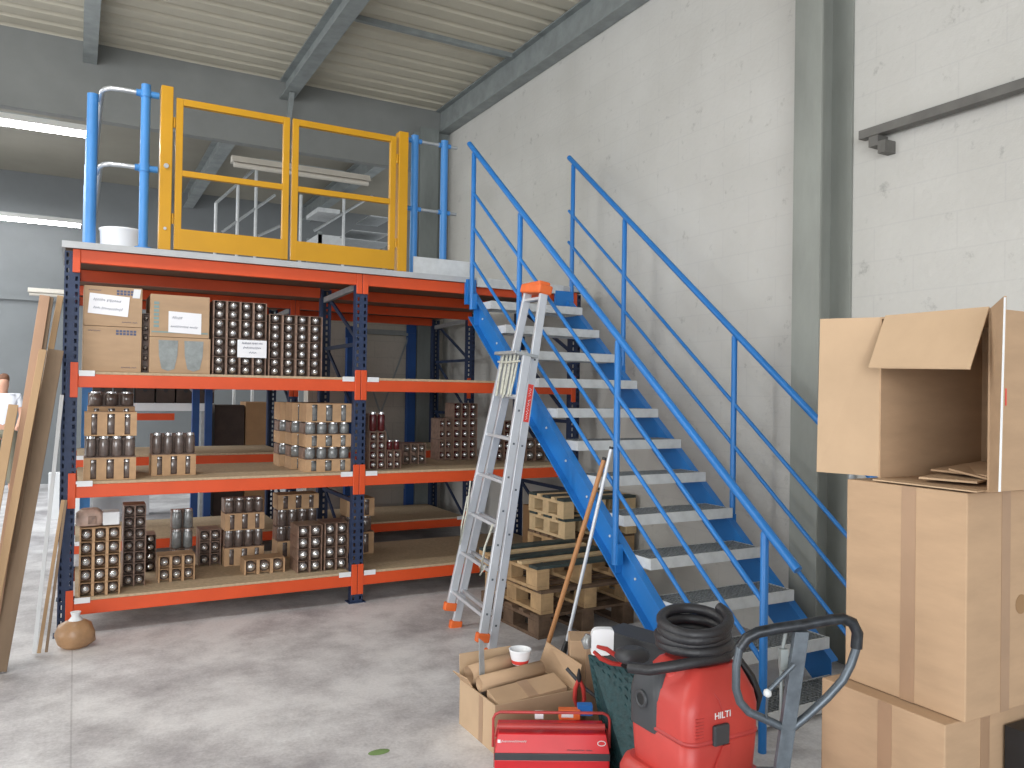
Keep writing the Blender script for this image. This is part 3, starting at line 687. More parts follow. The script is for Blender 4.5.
solo(MB().obox((2.04, -2.44, .29), (.022, .0, .01), (0, .018, 0), (-.006, 0, .022)), 'orange_carton', 'plug_orange', (2.04, -2.44, .29), 'small orange packet beside the white pot in the open box', 'packet') if 0 else None

# ------------------------------------------------------------------ toolbox
t = thing('toolbox', 'red metal cantilever toolbox with tube handles in the foreground', 'toolbox', (1.82, -3.0, 0), math.radians(-28))
def tp(mb, name, m, bevel=0): return mb.build(name, m, t, bevel)
hw, hd = .232, .10
tp(MB().box(-hw, hw, -hd, hd, .005, .125), 'body', 'tool_red', .006)
tp(MB().box(-hw-.001, hw+.001, -hd-.004, -hd+.005, .122, .150), 'band', 'vac_dark', .002)
tp(MB().prism([(-hw, -hd, .148), (hw, -hd, .148), (hw-.012, -hd+.03, .215), (-hw+.012, -hd+.03, .215)], (0, .05, 0)), 'tray', 'tool_red', .003)
tp(MB().prism([(-hw, hd, .148), (hw, hd, .148), (hw-.012, hd-.03, .215), (-hw+.012, hd-.03, .215)], (0, -.05, 0)), 'tray', 'tool_red', .003)
tp(MB().tube([(-hw+.01, -hd+.055, .235), (hw-.015, -hd+.055, .235)], .014, 12), 'handle_tube', 'tool_red_dull')
tp(MB().tube([(-hw-.008, -.02, .14), (-hw-.008, -.02, .255), (-hw, -.02, .272), (-hw+.02, -.02, .282), (hw-.02, -.02, .282), (hw, -.02, .272), (hw+.008, -.02, .255), (hw+.008, -.02, .14)], .006, 10), 'handle_bar', 'tool_red_dull')
tp(MB().box(-hw-.004, -hw-.001, -.03, .03, .06, .2).box(hw+.001, hw+.004, -.03, .03, .06, .2), 'side_link', 'tool_red_dull')
q = MB(); sl = Vector((0, .03, .067)).normalized(); b0 = Vector((0, -hd, .148))
scribble(q, b0+sl*.04+Vector((-.205, -.002, 0)), (1, 0, 0), sl, .10, .010, [9], .0014, 2)
q.obox(b0+sl*.045+Vector((-.215, -.001, 0)), (.006, 0, 0), sl*.006, Vector((0, -.001, .0005)))
tp(q, 'lettering', 'label_white')
nn = Vector((0, -.067, .03)).normalized(); ctr = b0+sl*.04+Vector((.2, 0, 0))+nn*.001
tp(MB().tube([ctr+Vector((1, 0, 0))*.016*math.cos(a*math.pi/8)+sl*.009*math.sin(a*math.pi/8) for a in range(16)], .0018, 5, closed=True), 'round_emblem', 'label_white')
q = MB(); scribble(q, b0+sl*.012+Vector((.06, -.002, 0)), (1, 0, 0), sl, .10, .006, [6, 2], .0012, 8); tp(q, 'scratches', 'vac_dark')
for (n_, m_, c_, hx, hy, hz2, lab_, cat) in (('orange_packet', 'plug_orange', (2.015-.08, -3.02+.06, .236), .045, .02, .02, 'orange and white packet lying in the toolbox', 'packet'),):
    tt = thing(n_, lab_, cat, c_, math.radians(-28)); MB().box(-hx, hx, -hy, hy, -hz2, hz2).build('packet', m_, tt, .002); MB().box(-hx+.01, hx-.03, -hy-.001, -hy-.0002, -.010, .010).build('print', 'label_white', tt)
tt = thing('white_tag', 'small white paper tag behind the toolbox handle', 'tag', (1.80, -2.935, .245), math.radians(-28)); MB().box(-.018, .018, -.002, .002, -.017, .017).build('paper', 'paper', tt)
solo(MB().obox((2.0, -2.98, .25), (.028, -.014, 0), (.008, .016, 0), (0, 0, .022)), 'blue_tool', 'plastic_blue', (2.0, -2.98, .25), 'bright blue plastic tool sticking out of the toolbox', 'tool')

# tools behind the toolbox, green mat, carton etc.
t = thing('cardboard_box', 'tall narrow cardboard box standing behind the tools and toolbox', 'box', (2.27, -2.55, 0))
part(MB().obox((2.315, -2.545, .20), (.085, -.05, 0), (.04, .07, 0), (.0, .0, .20)), 'carton_body', 'carton', t, .004)
part(MB().obox((2.299, -2.573, .20), (.018, -.0106, 0), (.041*.98, .0715*.98, 0), (.0, .0, .2005)), 'tape', 'tape', t)
t = thing('tread_plate', 'dark green textured panel leaning between toolbox and vacuum cleaner', 'panel', (2.1, -3.1, 0))
g0 = Vector((2.13, -2.86, 0)); g1 = Vector((2.22, -3.30, 0)); lean = Vector((.10, .02, .46))
gv = [at(588, 655, 'Y', -2.95), at(641, 672, 'Y', -3.22), at(638, 757, 'Y', -3.30), at(602, 737, 'Y', -3.02)]
gn = (gv[1]-gv[0]).cross(gv[3]-gv[0]).normalized()
if gn.x > 0: gn = -gn
ex_ = [(gv[3]-gv[0]), (gv[2]-gv[1])]
gb = [gv[0], gv[1], gv[1]+ex_[1]*(gv[1].z/-(ex_[1].z))*.995, gv[0]+ex_[0]*(gv[0].z/-(ex_[0].z))*.995]
part(MB().prism(gb, -gn*.012), 'panel', 'green_mat', t)
st = MB()
for i in range(9):
    for j in range(14):
        u, v = (i+.5)/9, (j+.5+(i % 2)*.3)/14.5
        c_ = gb[0].lerp(gb[1], u).lerp(gb[3].lerp(gb[2], u), v)+gn*.001
        a1 = (gb[1]-gb[0]).normalized()*.007; a2 = (gb[3]-gb[0]).normalized()*.007
        st.obox(c_, (a1+a2)*.9, (a1-a2)*.25, gn*.0015)
part(st, 'raised_studs', 'green_mat', t)
def cutter(o, dvec, label, c1='vac_red', c2='black'):
    t = thing('pliers', label, 'pliers', o); d = Vector(dvec).normalized(); s = d.cross(Vector((-.48, -.877, 0))).normalized(); o = Vector(o)
    for k in (-1, 1):
        part(MB().tube([o+s*.004*k, o+d*.04+s*.018*k, o+d*.09+s*.022*k, o+d*.13+s*.012*k], [.008, .010, .010, .007], 8), 'grip', c1, t)
    part(MB().tube([o-d*.055, o-d*.02, o+d*.005], [.004, .011, .011], 8), 'jaw', c2, t)
    return t
pz = at(600, 645, 'Y', -3.0)
cutter(at(622, 664, 'Y', -3.2), (-.9, .3, .55), 'red handled pliers lying on top of the green panel')
cutter(Vector((2.09, -2.80, .30)), (.1, .1, -.9), 'red and black pliers standing behind the toolbox beside the taped box')
cutter(Vector((2.20, -2.93, .29)), (-.15, .1, -.9), 'red and black cutters standing between toolbox and green panel')
solo(MB().tube([(2.06, -2.74, .34), (2.12, -2.80, .26), (2.19, -2.86, .2)], .009, 8), 'screwdriver', 'vac_dark', (2.1, -2.8, .2), 'grey shafted tool lying diagonally behind the toolbox', 'tool')
sh = MB(); c_ = at(602, 641, 'Y', -3.0); ux = Vector((.877, -.48, 0)); uz = Vector((0, .12, .99))
sh.rings([[c_+ux*(.048*math.copysign(abs(math.cos(a))**.4, math.cos(a))+.012*math.sin(a))+uz*.055*math.copysign(abs(math.sin(a))**.4, math.sin(a))+Vector((.48, .877, 0))*k for a in [2*math.pi*j/32 for j in range(32)]] for k in (-.02, .02)], 32)
solo(sh, 'white_container', 'plastic_white', tuple(c_-uz*.055), 'bright white plastic container behind the green panel', 'container', None, .006)
solo(MB().tube([c_-ux*.06-uz*.03, c_-ux*.065+uz*.0, c_-ux*.055+uz*.025], [.02, .026, .015], 12), 'clear_bag', 'clear_glass', tuple(c_-ux*.06-uz*.04), 'crumpled clear plastic bag beside the white container', 'plastic bag')
solo(MB().rings([sq(0, 0, z, a, b, 24, 3) for z, a, b in ((0, .09, .05), (.02, .1, .055), (.05, .09, .05), (.065, .05, .03))], 24).build('x', 'black') and MB().box(0, .001, 0, .001, 0, .001), 'x', 'black', (0, 0, -5), 'x', 'x') if 0 else None
kb = at(632, 655, 'Y', -3.25)
solo(MB().rings([[(kb.x+v[0], kb.y+v[1], kb.z+v[2]-.02) for v in sq(0, 0, z, a, b, 24, 3)] for z, a, b in ((0, .06, .05), (.015, .07, .055), (.04, .06, .05), (.05, .03, .03))], 24), 'tool_pouch', 'vac_dark', (kb.x, kb.y, kb.z-.02), 'dark grey tool pouch lying behind the vacuum hose', 'pouch')
# base that carries the pouch, container and pliers: a dark plastic crate behind the green panel
t = thing('storage_crate', 'dark grey plastic crate behind the green panel under the pliers', 'crate', (2.30, -3.0, 0), math.radians(-75))
cr = MB(); cw, cdp, ch = .17, .07, .52
cr.box(-cw, cw, -cdp, -cdp+.006, 0, ch).box(-cw, cw, cdp-.006, cdp, 0, ch).box(-cw, -cw+.006, -cdp+.006, cdp-.006, 0, ch).box(cw-.006, cw, -cdp+.006, cdp-.006, 0, ch).box(-cw+.006, cw-.006, -cdp+.006, cdp-.006, 0, .006)
cr.build('crate_body', 'vac_dark', t); MB().box(-cw-.008, cw+.008, -cdp-.008, cdp+.008, ch, ch+.012).build('rim', 'vac_dark', t)
solo(MB().tube([at(607, 742, 'Z', .03), at(635, 764, 'Z', .03)], .018, 10), 'blue_tube', 'deep_blue', tuple(at(620, 752, 'Z', .012)), 'dark blue tube lying on the floor between toolbox and vacuum cleaner', 'tube')
# leaf on the floor and small litter
lf = at(379, 752, 'Z', .001)
solo(MB().rings([[(lf.x+.05*math.cos(a)*k, lf.y+.028*math.sin(a)*k, .001+.004*(1-k)) for a in [2*math.pi*j/14 for j in range(14)]] for k in (1, .5)], 14), 'leaf', mat('leaf', (120, 148, 92), .7, var=.1), (lf.x, lf.y, 0), 'small green leaf lying on the concrete floor', 'leaf')
# wrapped bundle at the foot of the rack
bc = at(75, 640, 'Z', 0)
t = thing('wrapped_bundle', 'brown plastic wrapped bundle on the floor at the left rack foot', 'bundle', (bc.x, -.26, 0))
rg = []
for z, r in ((0.001, .07), (.03, .105), (.09, .11), (.14, .09), (.165, .05)):
    rg.append([(bc.x+r*(1+.08*math.sin(3*a+z*40))*math.cos(a), -.26+r*.8*(1+.06*math.cos(4*a))*math.sin(a), z) for a in [2*math.pi*j/24 for j in range(24)]])
part(MB().rings(rg, 24), 'wrapping', 'bag', t)
part(MB().rings([[(bc.x+r*math.cos(a), -.26+r*math.sin(a), z) for a in [2*math.pi*j/12 for j in range(12)]] for z, r in ((.165, .04), (.19, .022), (.215, .03))], 12), 'knot', 'label_white', t)

# ------------------------------------------------------------------ planks on the left
def plank(tx, ty, bx_, by_, w, th2, m, label, yt=-.15, yb=-.42, grp='planks leaning left of the rack'):
    T = at(tx, ty, 'Y', yt); B = at(bx_, by_, 'Y', yb); B = T+(B-T)*((T.z-.012)/(T.z-B.z))
    mb = MB().bar(B, T, w, th2, (1, 0, 0)); solo(mb, 'wooden_plank', m, tuple(B), label, 'plank', grp, .002)
plank(45, 296, 0, 580, .055, .03, 'wood_red', 'tall reddish plank, leftmost of the two tallest leaning left of the rack', -.22, -.50)
plank(51, 298, 9, 580, .028, .05, 'wood_grey', 'dark edge side of the tall reddish plank, built as a separate strip', -.19, -.46)  # edge side of the reddish plank, added as a separate darker piece
plank(60.5, 296, 20, 520, .034, .02, 'wood', 'tall thin pale plank nearest the rack post', -.10, -.35)
plank(43, 350, 4, 560, .040, .03, 'wood', 'shorter yellowish plank in front of the tall reddish plank', -.28, -.58)
plank(56, 350, 18, 560, .085, .02, 'wood_grey', 'wide brown board leaning next to the rack post', -.17, -.46)
plank(13.5, 405, -14, 560, .05, .02, 'wood', 'short wide pale plank at the far left edge', -.36, -.7)
plank(62, 395, 35, 646, .022, .015, 'label_white', 'narrow white strip leaning against the left rack post', -.09, -.33)
plank(63, 500, 40, 646, .02, .015, 'wood', 'short thin wooden strip at the foot of the rack post', -.10, -.33)
plank(66, 500, 47, 646, .016, .015, 'wood_grey', 'thinnest dark wooden strip touching the rack post foot', -.10, -.33)

# ------------------------------------------------------------------ lights under the lintel and in the next hall
def luminaire(x0, x1, y, z, lit, label, wall=False, seg=1):
    t = thing('strip_light', label, 'ceiling light', ((x0+x1)/2, y, z), 0, 'strip lights')
    part(MB().prism([(x0, y-.07, z+.03), (x0, y+.07, z+.03), (x0, y+.03, z+.10), (x0, y-.03, z+.10)], (x1-x0, 0, 0)), 'housing', 'lamp_body' if lit else 'lamp_off', t)
    part(MB().tube([(x0+.02, y-.03, z+.0), (x1-.02, y-.03, z+.0)], .028, 10), 'fluorescent_tube', 'tube_lit' if lit else 'lamp_off', t)
    hm = MB()
    hm.box(x0+.3, x1-.3, y-.01, y+.01, z+.10, z+.115)
    part(hm, 'suspension_rail', 'steel_dark', t)
luminaire(-2.6, .17, 3.22, 4.10, True, 'large glowing strip light at the left under the roof')
luminaire(1.50, 3.05, 3.22, 4.02, False, 'long unlit strip light seen behind the yellow gate')
luminaire(-2.6, .1, 8.3, 4.08, True, 'lit strip light far behind, below the large glowing one')
luminaire(-3.2, .0, 6.0, 3.68, True, 'lit strip light of the next hall beside the blue railing post') if 0 else None
luminaire(-.62, -.05, 8.75, 3.02, False, 'short pale strip light low on the far wall at the left')

# ------------------------------------------------------------------ next hall: white stair rails, blue frames
t = thing('stair_railing', 'thin white metal stair railing in the next hall behind the gate', 'railing', (1.9, 5.5, 0))
def yp(x, y, Y=5.5): return at(x, y, 'Y', Y)
for x, y0_, y1_ in ((216, 203, 262), (238, 185, 262), (256.5, 170, 262), (301, 195, 270), (344, 196, 275), (392, 185, 282)):
    a, b = yp(x, y0_), yp(x, y1_); part(MB().tube([(a.x, 5.5, a.z), (a.x, 5.5, 0)], .022, 8), 'baluster', 'galv_white', t)
for (xa, ya), (xb, yb) in (((216, 203), (256, 168)), ((222, 232), (275, 195)), ((314, 231), (372, 196)), ((258, 236), (280, 226))):
    a, b = yp(xa, ya), yp(xb, yb); part(MB().tube([(a.x, 5.5, a.z), (b.x, 5.5, b.z)], .02, 8), 'rail', 'galv', t)
t = thing('steel_platform', 'grey steel platform stacked with pale panels seen through the right gate leaf', 'platform', (3.5, 6.2, 0))
for (xa, ya, xb, yb, m_) in ((318, 207, 340, 214, 'galv_white'), (318, 234, 345, 246, 'galv_white'), (340, 238, 392, 243, 'galv'), (352, 230, 390, 234, 'galv_white'), (370, 215, 392, 219, 'galv')):
    a, b = at(xa, ya, 'Y', 6.2), at(xb, yb, 'Y', 6.2)
    part(MB().box(a.x, b.x, 6.2, 6.9, min(a.z, b.z), max(a.z, b.z)), 'panel', m_, t)
q = at(318, 246, 'Y', 6.2)
part(MB().box(q.x, q.x+1.3, 6.2, 6.9, 2.4, 2.46).box(q.x, q.x+.06, 6.2, 6.26, 0, 4.0).box(q.x+1.24, q.x+1.3, 6.2, 6.26, 0, 4.0).box(q.x, q.x+.06, 6.84, 6.9, 0, 4.0).box(q.x+1.24, q.x+1.3, 6.84, 6.9, 0, 4.0), 'frame', 'steel_dark', t)

t = thing('support_frame', 'dark blue braced steel frame standing against the rear block wall', 'frame', (3.3, 3.33, 0))
for x, top in ((3.66, 2.44), (2.90, 2.35)):
    part(MB().box(x-.05, x+.05, 3.30, 3.38, 0, top).box(x-.08, x+.03, 3.28, 3.299, top-.14, top-.02), 'column', 'dark_blue', t)
part(MB().bar((2.95, 3.34, .4), (3.62, 3.34, 2.25), .02, .01, (0, 0, 1)).bar((2.95, 3.355, 2.25), (3.62, 3.355, .4), .02, .01, (0, 0, 1)), 'cross_brace', 'steel_dark', t)
part(MB().box(2.95, 3.61, 3.32, 3.36, 2.27, 2.33), 'tie_beam', 'steel_dark', t)
t = thing('support_frame', 'blue braced steel frame behind the left bay of the racks', 'frame', (1.26, 3.33, 0))
for x in (1.2, 1.33):
    part(MB().box(x-.035, x+.035, 3.30, 3.37, 0, 2.44), 'column', 'dark_blue', t)
part(MB().bar((.75, 3.335, 2.1), (1.17, 3.335, 1.55), .02, .01, (0, 0, 1)).bar((1.36, 3.335, 1.55), (1.85, 3.335, 2.0), .02, .01, (0, 0, 1)), 'cross_brace', 'galv', t)
solo(MB().box(.12, .21, 3.22, 3.30, 0, 2.44), 'steel_post', 'post_blue', (.165, 3.26, 0), 'bright blue steel post behind the left end of the racks', 'post')

# background shelf with dark cartons in the next hall
t = thing('work_shelf', 'white topped shelf of dark cartons in the hall behind the racks', 'shelf', (.9, 4.4, 0))
a, b = at(128, 403, 'Y', 4.3), at(207, 411, 'Y', 4.3)
sz = a.z
part(MB().box(a.x-.4, b.x, 4.3, 5.0, sz-.09, sz), 'top_board', 'label_white', t)
part(MB().box(a.x-.4, a.x-.34, 4.32, 4.98, 0, sz-.09), 'leg', 'galv', t); part(MB().box(b.x-.06, b.x, 4.32, 4.98, 0, sz-.09), 'leg', 'galv', t)
part(MB().box(a.x-.34, a.x+.5, 4.34, 4.40, sz-.20, sz-.12), 'cross_beam', 'orange', t)
for i in range(6):
    x = a.x-.36+i*.22
    tt = thing('carton', 'dark brown carton, number %s from the left on the white topped shelf' % ['one', 'two', 'three', 'four', 'five', 'six'][i], 'box', (x+.1, 4.45, sz), 0, 'dark cartons on the shelf behind the racks')
    part(MB().box(x, x+.2, 4.35, 4.65, sz+.001, sz+.24+.02*(i % 2)), 'carton_body', 'dark_box', tt, .003); part(MB().lathe((x+.1, 4.349, sz+.15), [(.025, 0), (.025, -.002)], 12, 'Y'), 'hand_hole', 'black', tt)
for (xa, ya, xb, yb, m_, lab_) in ((246, 402, 268, 438, 'carton_dark', 'brown box standing open behind the rack, left of the glassware tower'), (215, 405, 244, 438, 'dark_box', 'dark brown carton on the floor stack behind the middle shelf')):
    a, b = at(xa, ya, 'Y', 4.6), at(xb, yb, 'Y', 4.6)
    solo(MB().box(a.x, b.x, 4.6, 5.0, 0.002, a.z), 'storage_box', m_, ((a.x+b.x)/2, 4.8, 0.002), lab_, 'box', None, .004)
solo(MB().box(-.2, .9, 5.1, 5.3, 0, .55), 'foam_block', 'label_white', (.35, 5.2, 0), 'white slab behind the lower left shelves', 'slab')

# ------------------------------------------------------------------ person far at the left edge
t = thing('person', 'person in a white shirt standing far behind the planks at the left edge', 'person', at(0, 500, 'Z', 0).to_tuple())
PY_ = 8.0; PX_ = at(4, 380, 'Y', PY_).x
t.location = (PX_, PY_, 0)
def skinned(name, verts, edges, m, parent, root=0):
    me = bpy.data.meshes.new(name); me.from_pydata([v[:3] for v in verts], edges, []); o = bpy.data.objects.new(name, me); C.objects.link(o); o.parent = parent
    me.materials.append(M[m]); md = o.modifiers.new('skin', 'SKIN'); md.use_smooth_shade = True
    for i, v in enumerate(verts): me.skin_vertices[0].data[i].radius = (v[3], v[4] if len(v) > 4 else v[3]); me.skin_vertices[0].data[i].use_root = i == root
    s_ = o.modifiers.new('sub', 'SUBSURF'); s_.levels = 1; s_.render_levels = 2; return o
body = [(0, 0, .95, .13, .10), (0, 0, 1.15, .12, .09), (0, 0, 1.36, .12, .08), (0, 0, 1.47, .050), (0, -.01, 1.53, .058), (0, -.015, 1.61, .078, .09), (0, -.01, 1.69, .066),
        (.18, 0, 1.40, .045), (.24, -.04, 1.15, .042), (.2, -.22, .98, .035), (.18, -.30, .95, .03), (-.18, 0, 1.40, .045), (-.25, -.02, 1.15, .042), (-.24, -.14, .92, .033), (-.23, -.18, .85, .03),
        (.1, 0, .88, .09), (.11, .0, .5, .065), (.12, .03, .1, .045), (.13, -.12, .04, .04), (-.1, 0, .88, .09), (-.12, .02, .5, .065), (-.13, .05, .1, .045), (-.14, -.1, .04, .04)]
ed = [(0, 1), (1, 2), (2, 3), (3, 4), (4, 5), (5, 6), (2, 7), (7, 8), (8, 9), (9, 10), (2, 11), (11, 12), (12, 13), (13, 14), (0, 15), (15, 16), (16, 17), (17, 18), (0, 19), (19, 20), (20, 21), (21, 22)]
skinned('body', body, ed, 'skin', t)
skinned('shirt', [(0, 0, .93, .145, .115), (0, 0, 1.15, .135, .105), (0, 0, 1.39, .165, .115), (.18, 0, 1.42, .07), (.22, -.02, 1.24, .058), (-.18, 0, 1.42, .07), (-.225, -.01, 1.24, .058), (0, -.005, 1.455, .10, .085)], [(0, 1), (1, 2), (2, 3), (3, 4), (2, 5), (5, 6), (2, 7)], 'shirt', t)
skinned('trousers', [(0, 0, .96, .14, .11), (.1, 0, .88, .105), (.11, 0, .5, .08), (.12, .03, .12, .065), (-.1, 0, .88, .105), (-.12, .02, .5, .08), (-.13, .05, .12, .065)], [(0, 1), (1, 2), (2, 3), (0, 4), (4, 5), (5, 6)], 'trousers', t)
skinned('hair', [(0, .03, 1.62, .080), (0, .01, 1.71, .080), (0, -.03, 1.74, .05)], [(0, 1), (1, 2)], 'hair', t)

# ------------------------------------------------------------------ goods on the shelves
def glassbit(mb, c, r, h, n=12):
    mb.lathe(c, [(r*.75, 0), (r, h*.06), (r, h*.55), (r*.72, h*.72), (r*.55, h*.82), (r*.6, h*.99), (r*.5, h)], n)
protos = {}
def pack_proto(kind, n, rows, w, h, d, tint=None):
    """one multipack: 'windows' kraft sleeve with upright jars behind n cut-outs, 'glass' bare upright jars in film, 'ends' sleeve of jars seen end-on"""
    t = bpy.data.objects.new('glass_pack', None); C.objects.link(t); cw = w/n; rh = h/rows
    if kind == 'windows':
        s = MB(); fr = cw*.38
        s.box(-w/2, w/2, 0, d, h*.93, h).box(-w/2, w/2, 0, d, 0, h*.05)
        for i in range(n+1):
            x = -w/2+i*cw; a = max(x-fr/2-.002, -w/2); b = min(x+fr/2+.002, w/2)
            if i in (0, n): s.box(-w/2 if i == 0 else w/2-fr, -w/2+fr if i == 0 else w/2, 0, .004, h*.05, h*.93)
            else: s.box(a-fr*.2, b+fr*.2, 0, .004, h*.05, h*.93)
        s.box(-w/2, -w/2+.004, .004, d, h*.05, h*.93).box(w/2-.004, w/2, .004, d, h*.05, h*.93)
        o = s.build('sleeve', 'kraft', t)
        for i in range(n):
            g = MB(); g.lathe((-w/2+cw*(i+.5), cw*.47, h*.055), [(cw*.3, 0), (cw*.42, h*.05), (cw*.42, h*.6), (cw*.3, h*.75), (cw*.3, h*.86)], 12)
            j = g.build('jar', tint or 'jar_glass', t); MB().lathe((-w/2+cw*(i+.5), cw*.47, h*.70), [(cw*.31, 0), (cw*.31, h*.15)], 12).build('lid', 'jar_lid', j)
    elif kind == 'glass':
        MB().box(-w/2, w/2, .002, d, 0, h*.02).box(-w/2+.004, w/2-.004, cw*.9, d, h*.02, h*.9).build('tray', 'brown_wrap', t)
        for i in range(n):
            g = MB(); g.lathe((-w/2+cw*(i+.5), cw*.45, h*.022), [(cw*.30, 0), (cw*.43, h*.06), (cw*.43, h*.75), (cw*.33, h*.86), (cw*.33, h*.9)], 12)
            j = g.build('jar', tint or 'jar_glass', t); MB().lathe((-w/2+cw*(i+.5), cw*.45, h*.88), [(cw*.36, 0), (cw*.36, h*.11)], 12).build('lid', 'jar_lid', j)
    else:
        s = MB(); kr = kind == 'kraft_ends'; f_ = cw*.11 if kr else cw*.07
        for i in range(n+1):
            x = -w/2+i*cw; s.box(max(x-f_, -w/2), min(x+f_, w/2), 0, d-.001, 0, h-.004)
        s.box(-w/2+f_, w/2-f_, d*.3, d-.002, 0.001, h-.005); s.box(-w/2, w/2, .012 if not kr else .006, d, h-.003, h)
        s.build('sleeve', 'kraft' if kr else 'brown_wrap', t)
        for r in range(rows):
            for i in range(n):
                x = -w/2+cw*(i+.5); z = rh*(r+.5); rr = min(cw*.42, rh*.47)
                g = MB().lathe((x, .004, z), [(rr*.25, .0), (rr*.75, .006), (rr, .02), (rr, d*.28)], 14, 'Y')
                j = g.build('jar', tint or 'jar_glass', t); MB().lathe((x, .001, z+rr*.05), [(rr*.05, -.014), (rr*.45, -.010), (rr*.72, .002), (rr*.72, .008)], 12, 'Y').build('lid', 'jar_lid', j)
    return t
def pack(kind, n, rows, w, h, d, x, y, z, label, group, rz=0, tint=None):
    key = (kind, n, rows, round(w, 3), round(h, 3), round(d, 3), tint)
    if key not in protos: t = protos[key] = pack_proto(kind, n, rows, w, h, d, tint)
    else: t = dup(protos[key])
    t.location = (x, y, z); t.rotation_euler = (0, 0, rz); tag(t, label, 'glass pack', group)
    return t
ORD = ['bottom', 'second from the bottom', 'third from the bottom', 'fourth from the bottom', 'fifth from the bottom', 'sixth from the bottom', 'seventh from the bottom']
def stack(layers, px0, px1, ybase, yplane, zs, desc, d=.2, mat_t=None, tops=None, rz=0):
    """layers from the bottom: (kind, n, rows, pixel height)"""
    xa, xb = at(px0, ybase, 'Y', yplane).x, at(px1, ybase, 'Y', yplane).x; w = xb-xa; z = zs+.001
    xc = (xa+xb)/2; dep_ = (Vector((xc, yplane, zs))-CAM).dot(FW); k = dep_/FPX; N_ = len(layers)
    for i, (kind, n, rows, ph, *tt) in enumerate(layers):
        h = ph*k
        lab_ = '%s, %s' % (desc, 'alone' if N_ == 1 else ('topmost layer' if i == N_-1 else ORD[i]+' layer'))
        lab_ = desc if N_ == 1 else lab_
        pack(kind, n, rows, w-.004, h-.002, d, xc, yplane+(.006 if i % 2 and kind == 'glass' else 0), z, lab_, 'packs of glass jars on the rack shelves', rz, tt[0] if tt else mat_t); z += h
    return z
zA, zB, zCc = ZL
E_ = 'ends'; K_ = 'kraft_ends'; G_ = 'glass'; V_ = 'windows'
# top shelf
stack([(E_, 4, 2, 18.4)]*4, 212, 266, 373, .05, zCc, 'jar pack in left tall block on top shelf', .3)
stack([(E_, 4, 2, 17.4)]*3+[(E_, 4, 1, 9)], 268, 322, 374, .05, zCc, 'jar pack in right block on top shelf', .3)
p = at(252, 349, 'Y', .04)
t = thing('paper_sign', 'white handwritten sheet in front of the jar blocks on the top shelf', 'sign', (p.x, .035, p.z))
part(MB().box(p.x-.10, p.x+.10, .036, .038, p.z-.062, p.z+.062), 'paper', 'paper', t)
q = MB(); scribble(q, (p.x-.07, .034, p.z+.03), (1, 0, 0), (0, 0, 1), .14, .018, [5, 3, 2], .0015, 1); scribble(q, (p.x-.06, .034, p.z-.002), (1, 0, 0), (0, 0, 1), .12, .018, [7], .0015, 2); scribble(q, (p.x-.02, .034, p.z-.036), (1, 0, 0), (0, 0, 1), .05, .018, [2], .0015, 3)
part(q, 'handwriting', 'ink', t)
# middle shelf
stack([(V_, 3, 1, 22.5), (G_, 4, 1, 21.5), (V_, 3, 1, 24)], 83, 136, 480, .05, zB, 'kraft pack in left end front stack, middle shelf', .22)
stack([(V_, 3, 1, 22), (G_, 4, 1, 22), (V_, 3, 1, 24), (G_, 3, 1, 15)], 86, 134, 470, .42, zB, 'pack at back of left end stack, middle shelf', .2)
stack([(V_, 3, 1, 21), (G_, 4, 1, 22)], 151, 196, 469.5, .20, zB, 'pack in small dark stack left of centre, middle shelf', .22)
for r_i, (dy, x0_, x1_) in enumerate(((.10, 305, 351), (.36, 291, 336), (.62, 279, 322))):
    nm = ('front', 'middle', 'rear')[r_i]; s_ = 1-.035*r_i
    stack([(V_, 3, 1, 12.6*s_, 'clear_glass'), (G_, 4, 1, 12*s_, 'clear_glass'), (V_, 3, 1, 12.8*s_, 'clear_glass'), (G_, 4, 1, 12*s_, 'clear_glass'), (V_, 3, 1, 19*s_, 'clear_glass')], x0_, x1_, 472-4*r_i, dy, zB, 'clear jar pack in %s column of tower by middle post' % nm, .22)
t0_ = at(305, 460, 'Y', .10)
stack([(E_, 2, 2, 19, 'red_jar'), (E_, 2, 2, 19, 'red_jar'), (G_, 2, 1, 20, 'red_jar')], 369, 386, 470, .12, zB, 'red labelled jars right of middle post', .18)
stack([(E_, 2, 2, 19, 'red_jar'), (G_, 2, 1, 10, 'red_jar')], 387, 401, 469, .12, zB, 'red labelled jars, second stack from middle post', .18)
stack([(E_, 3, 2, 21)], 403, 426, 461, .45, zB, 'low pack of dark jars further back right of the red labelled jars', .2)
stack([(E_, 3, 2, 21, 'red_jar'), (E_, 3, 2, 21, 'red_jar'), (E_, 3, 2, 15, 'red_jar')], 453, 477, 458, .70, zB, 'pack in wide dark red stack in right bay', .2)
stack([(E_, 2, 2, 21, 'red_jar'), (E_, 2, 2, 21, 'red_jar')], 439, 452, 458, .72, zB, 'pack in narrow dark red stack in right bay', .2)
stack([(E_, 3, 2, 20, 'red_jar'), (E_, 3, 2, 20, 'red_jar')], 496, 520, 459, .5, zB, 'dark jar pack behind ladder in right bay', .2)
stack([(E_, 2, 2, 22, 'jar_glass')], 526, 545, 458, .4, zB, 'low dark pack at the right end of the right bay', .2)
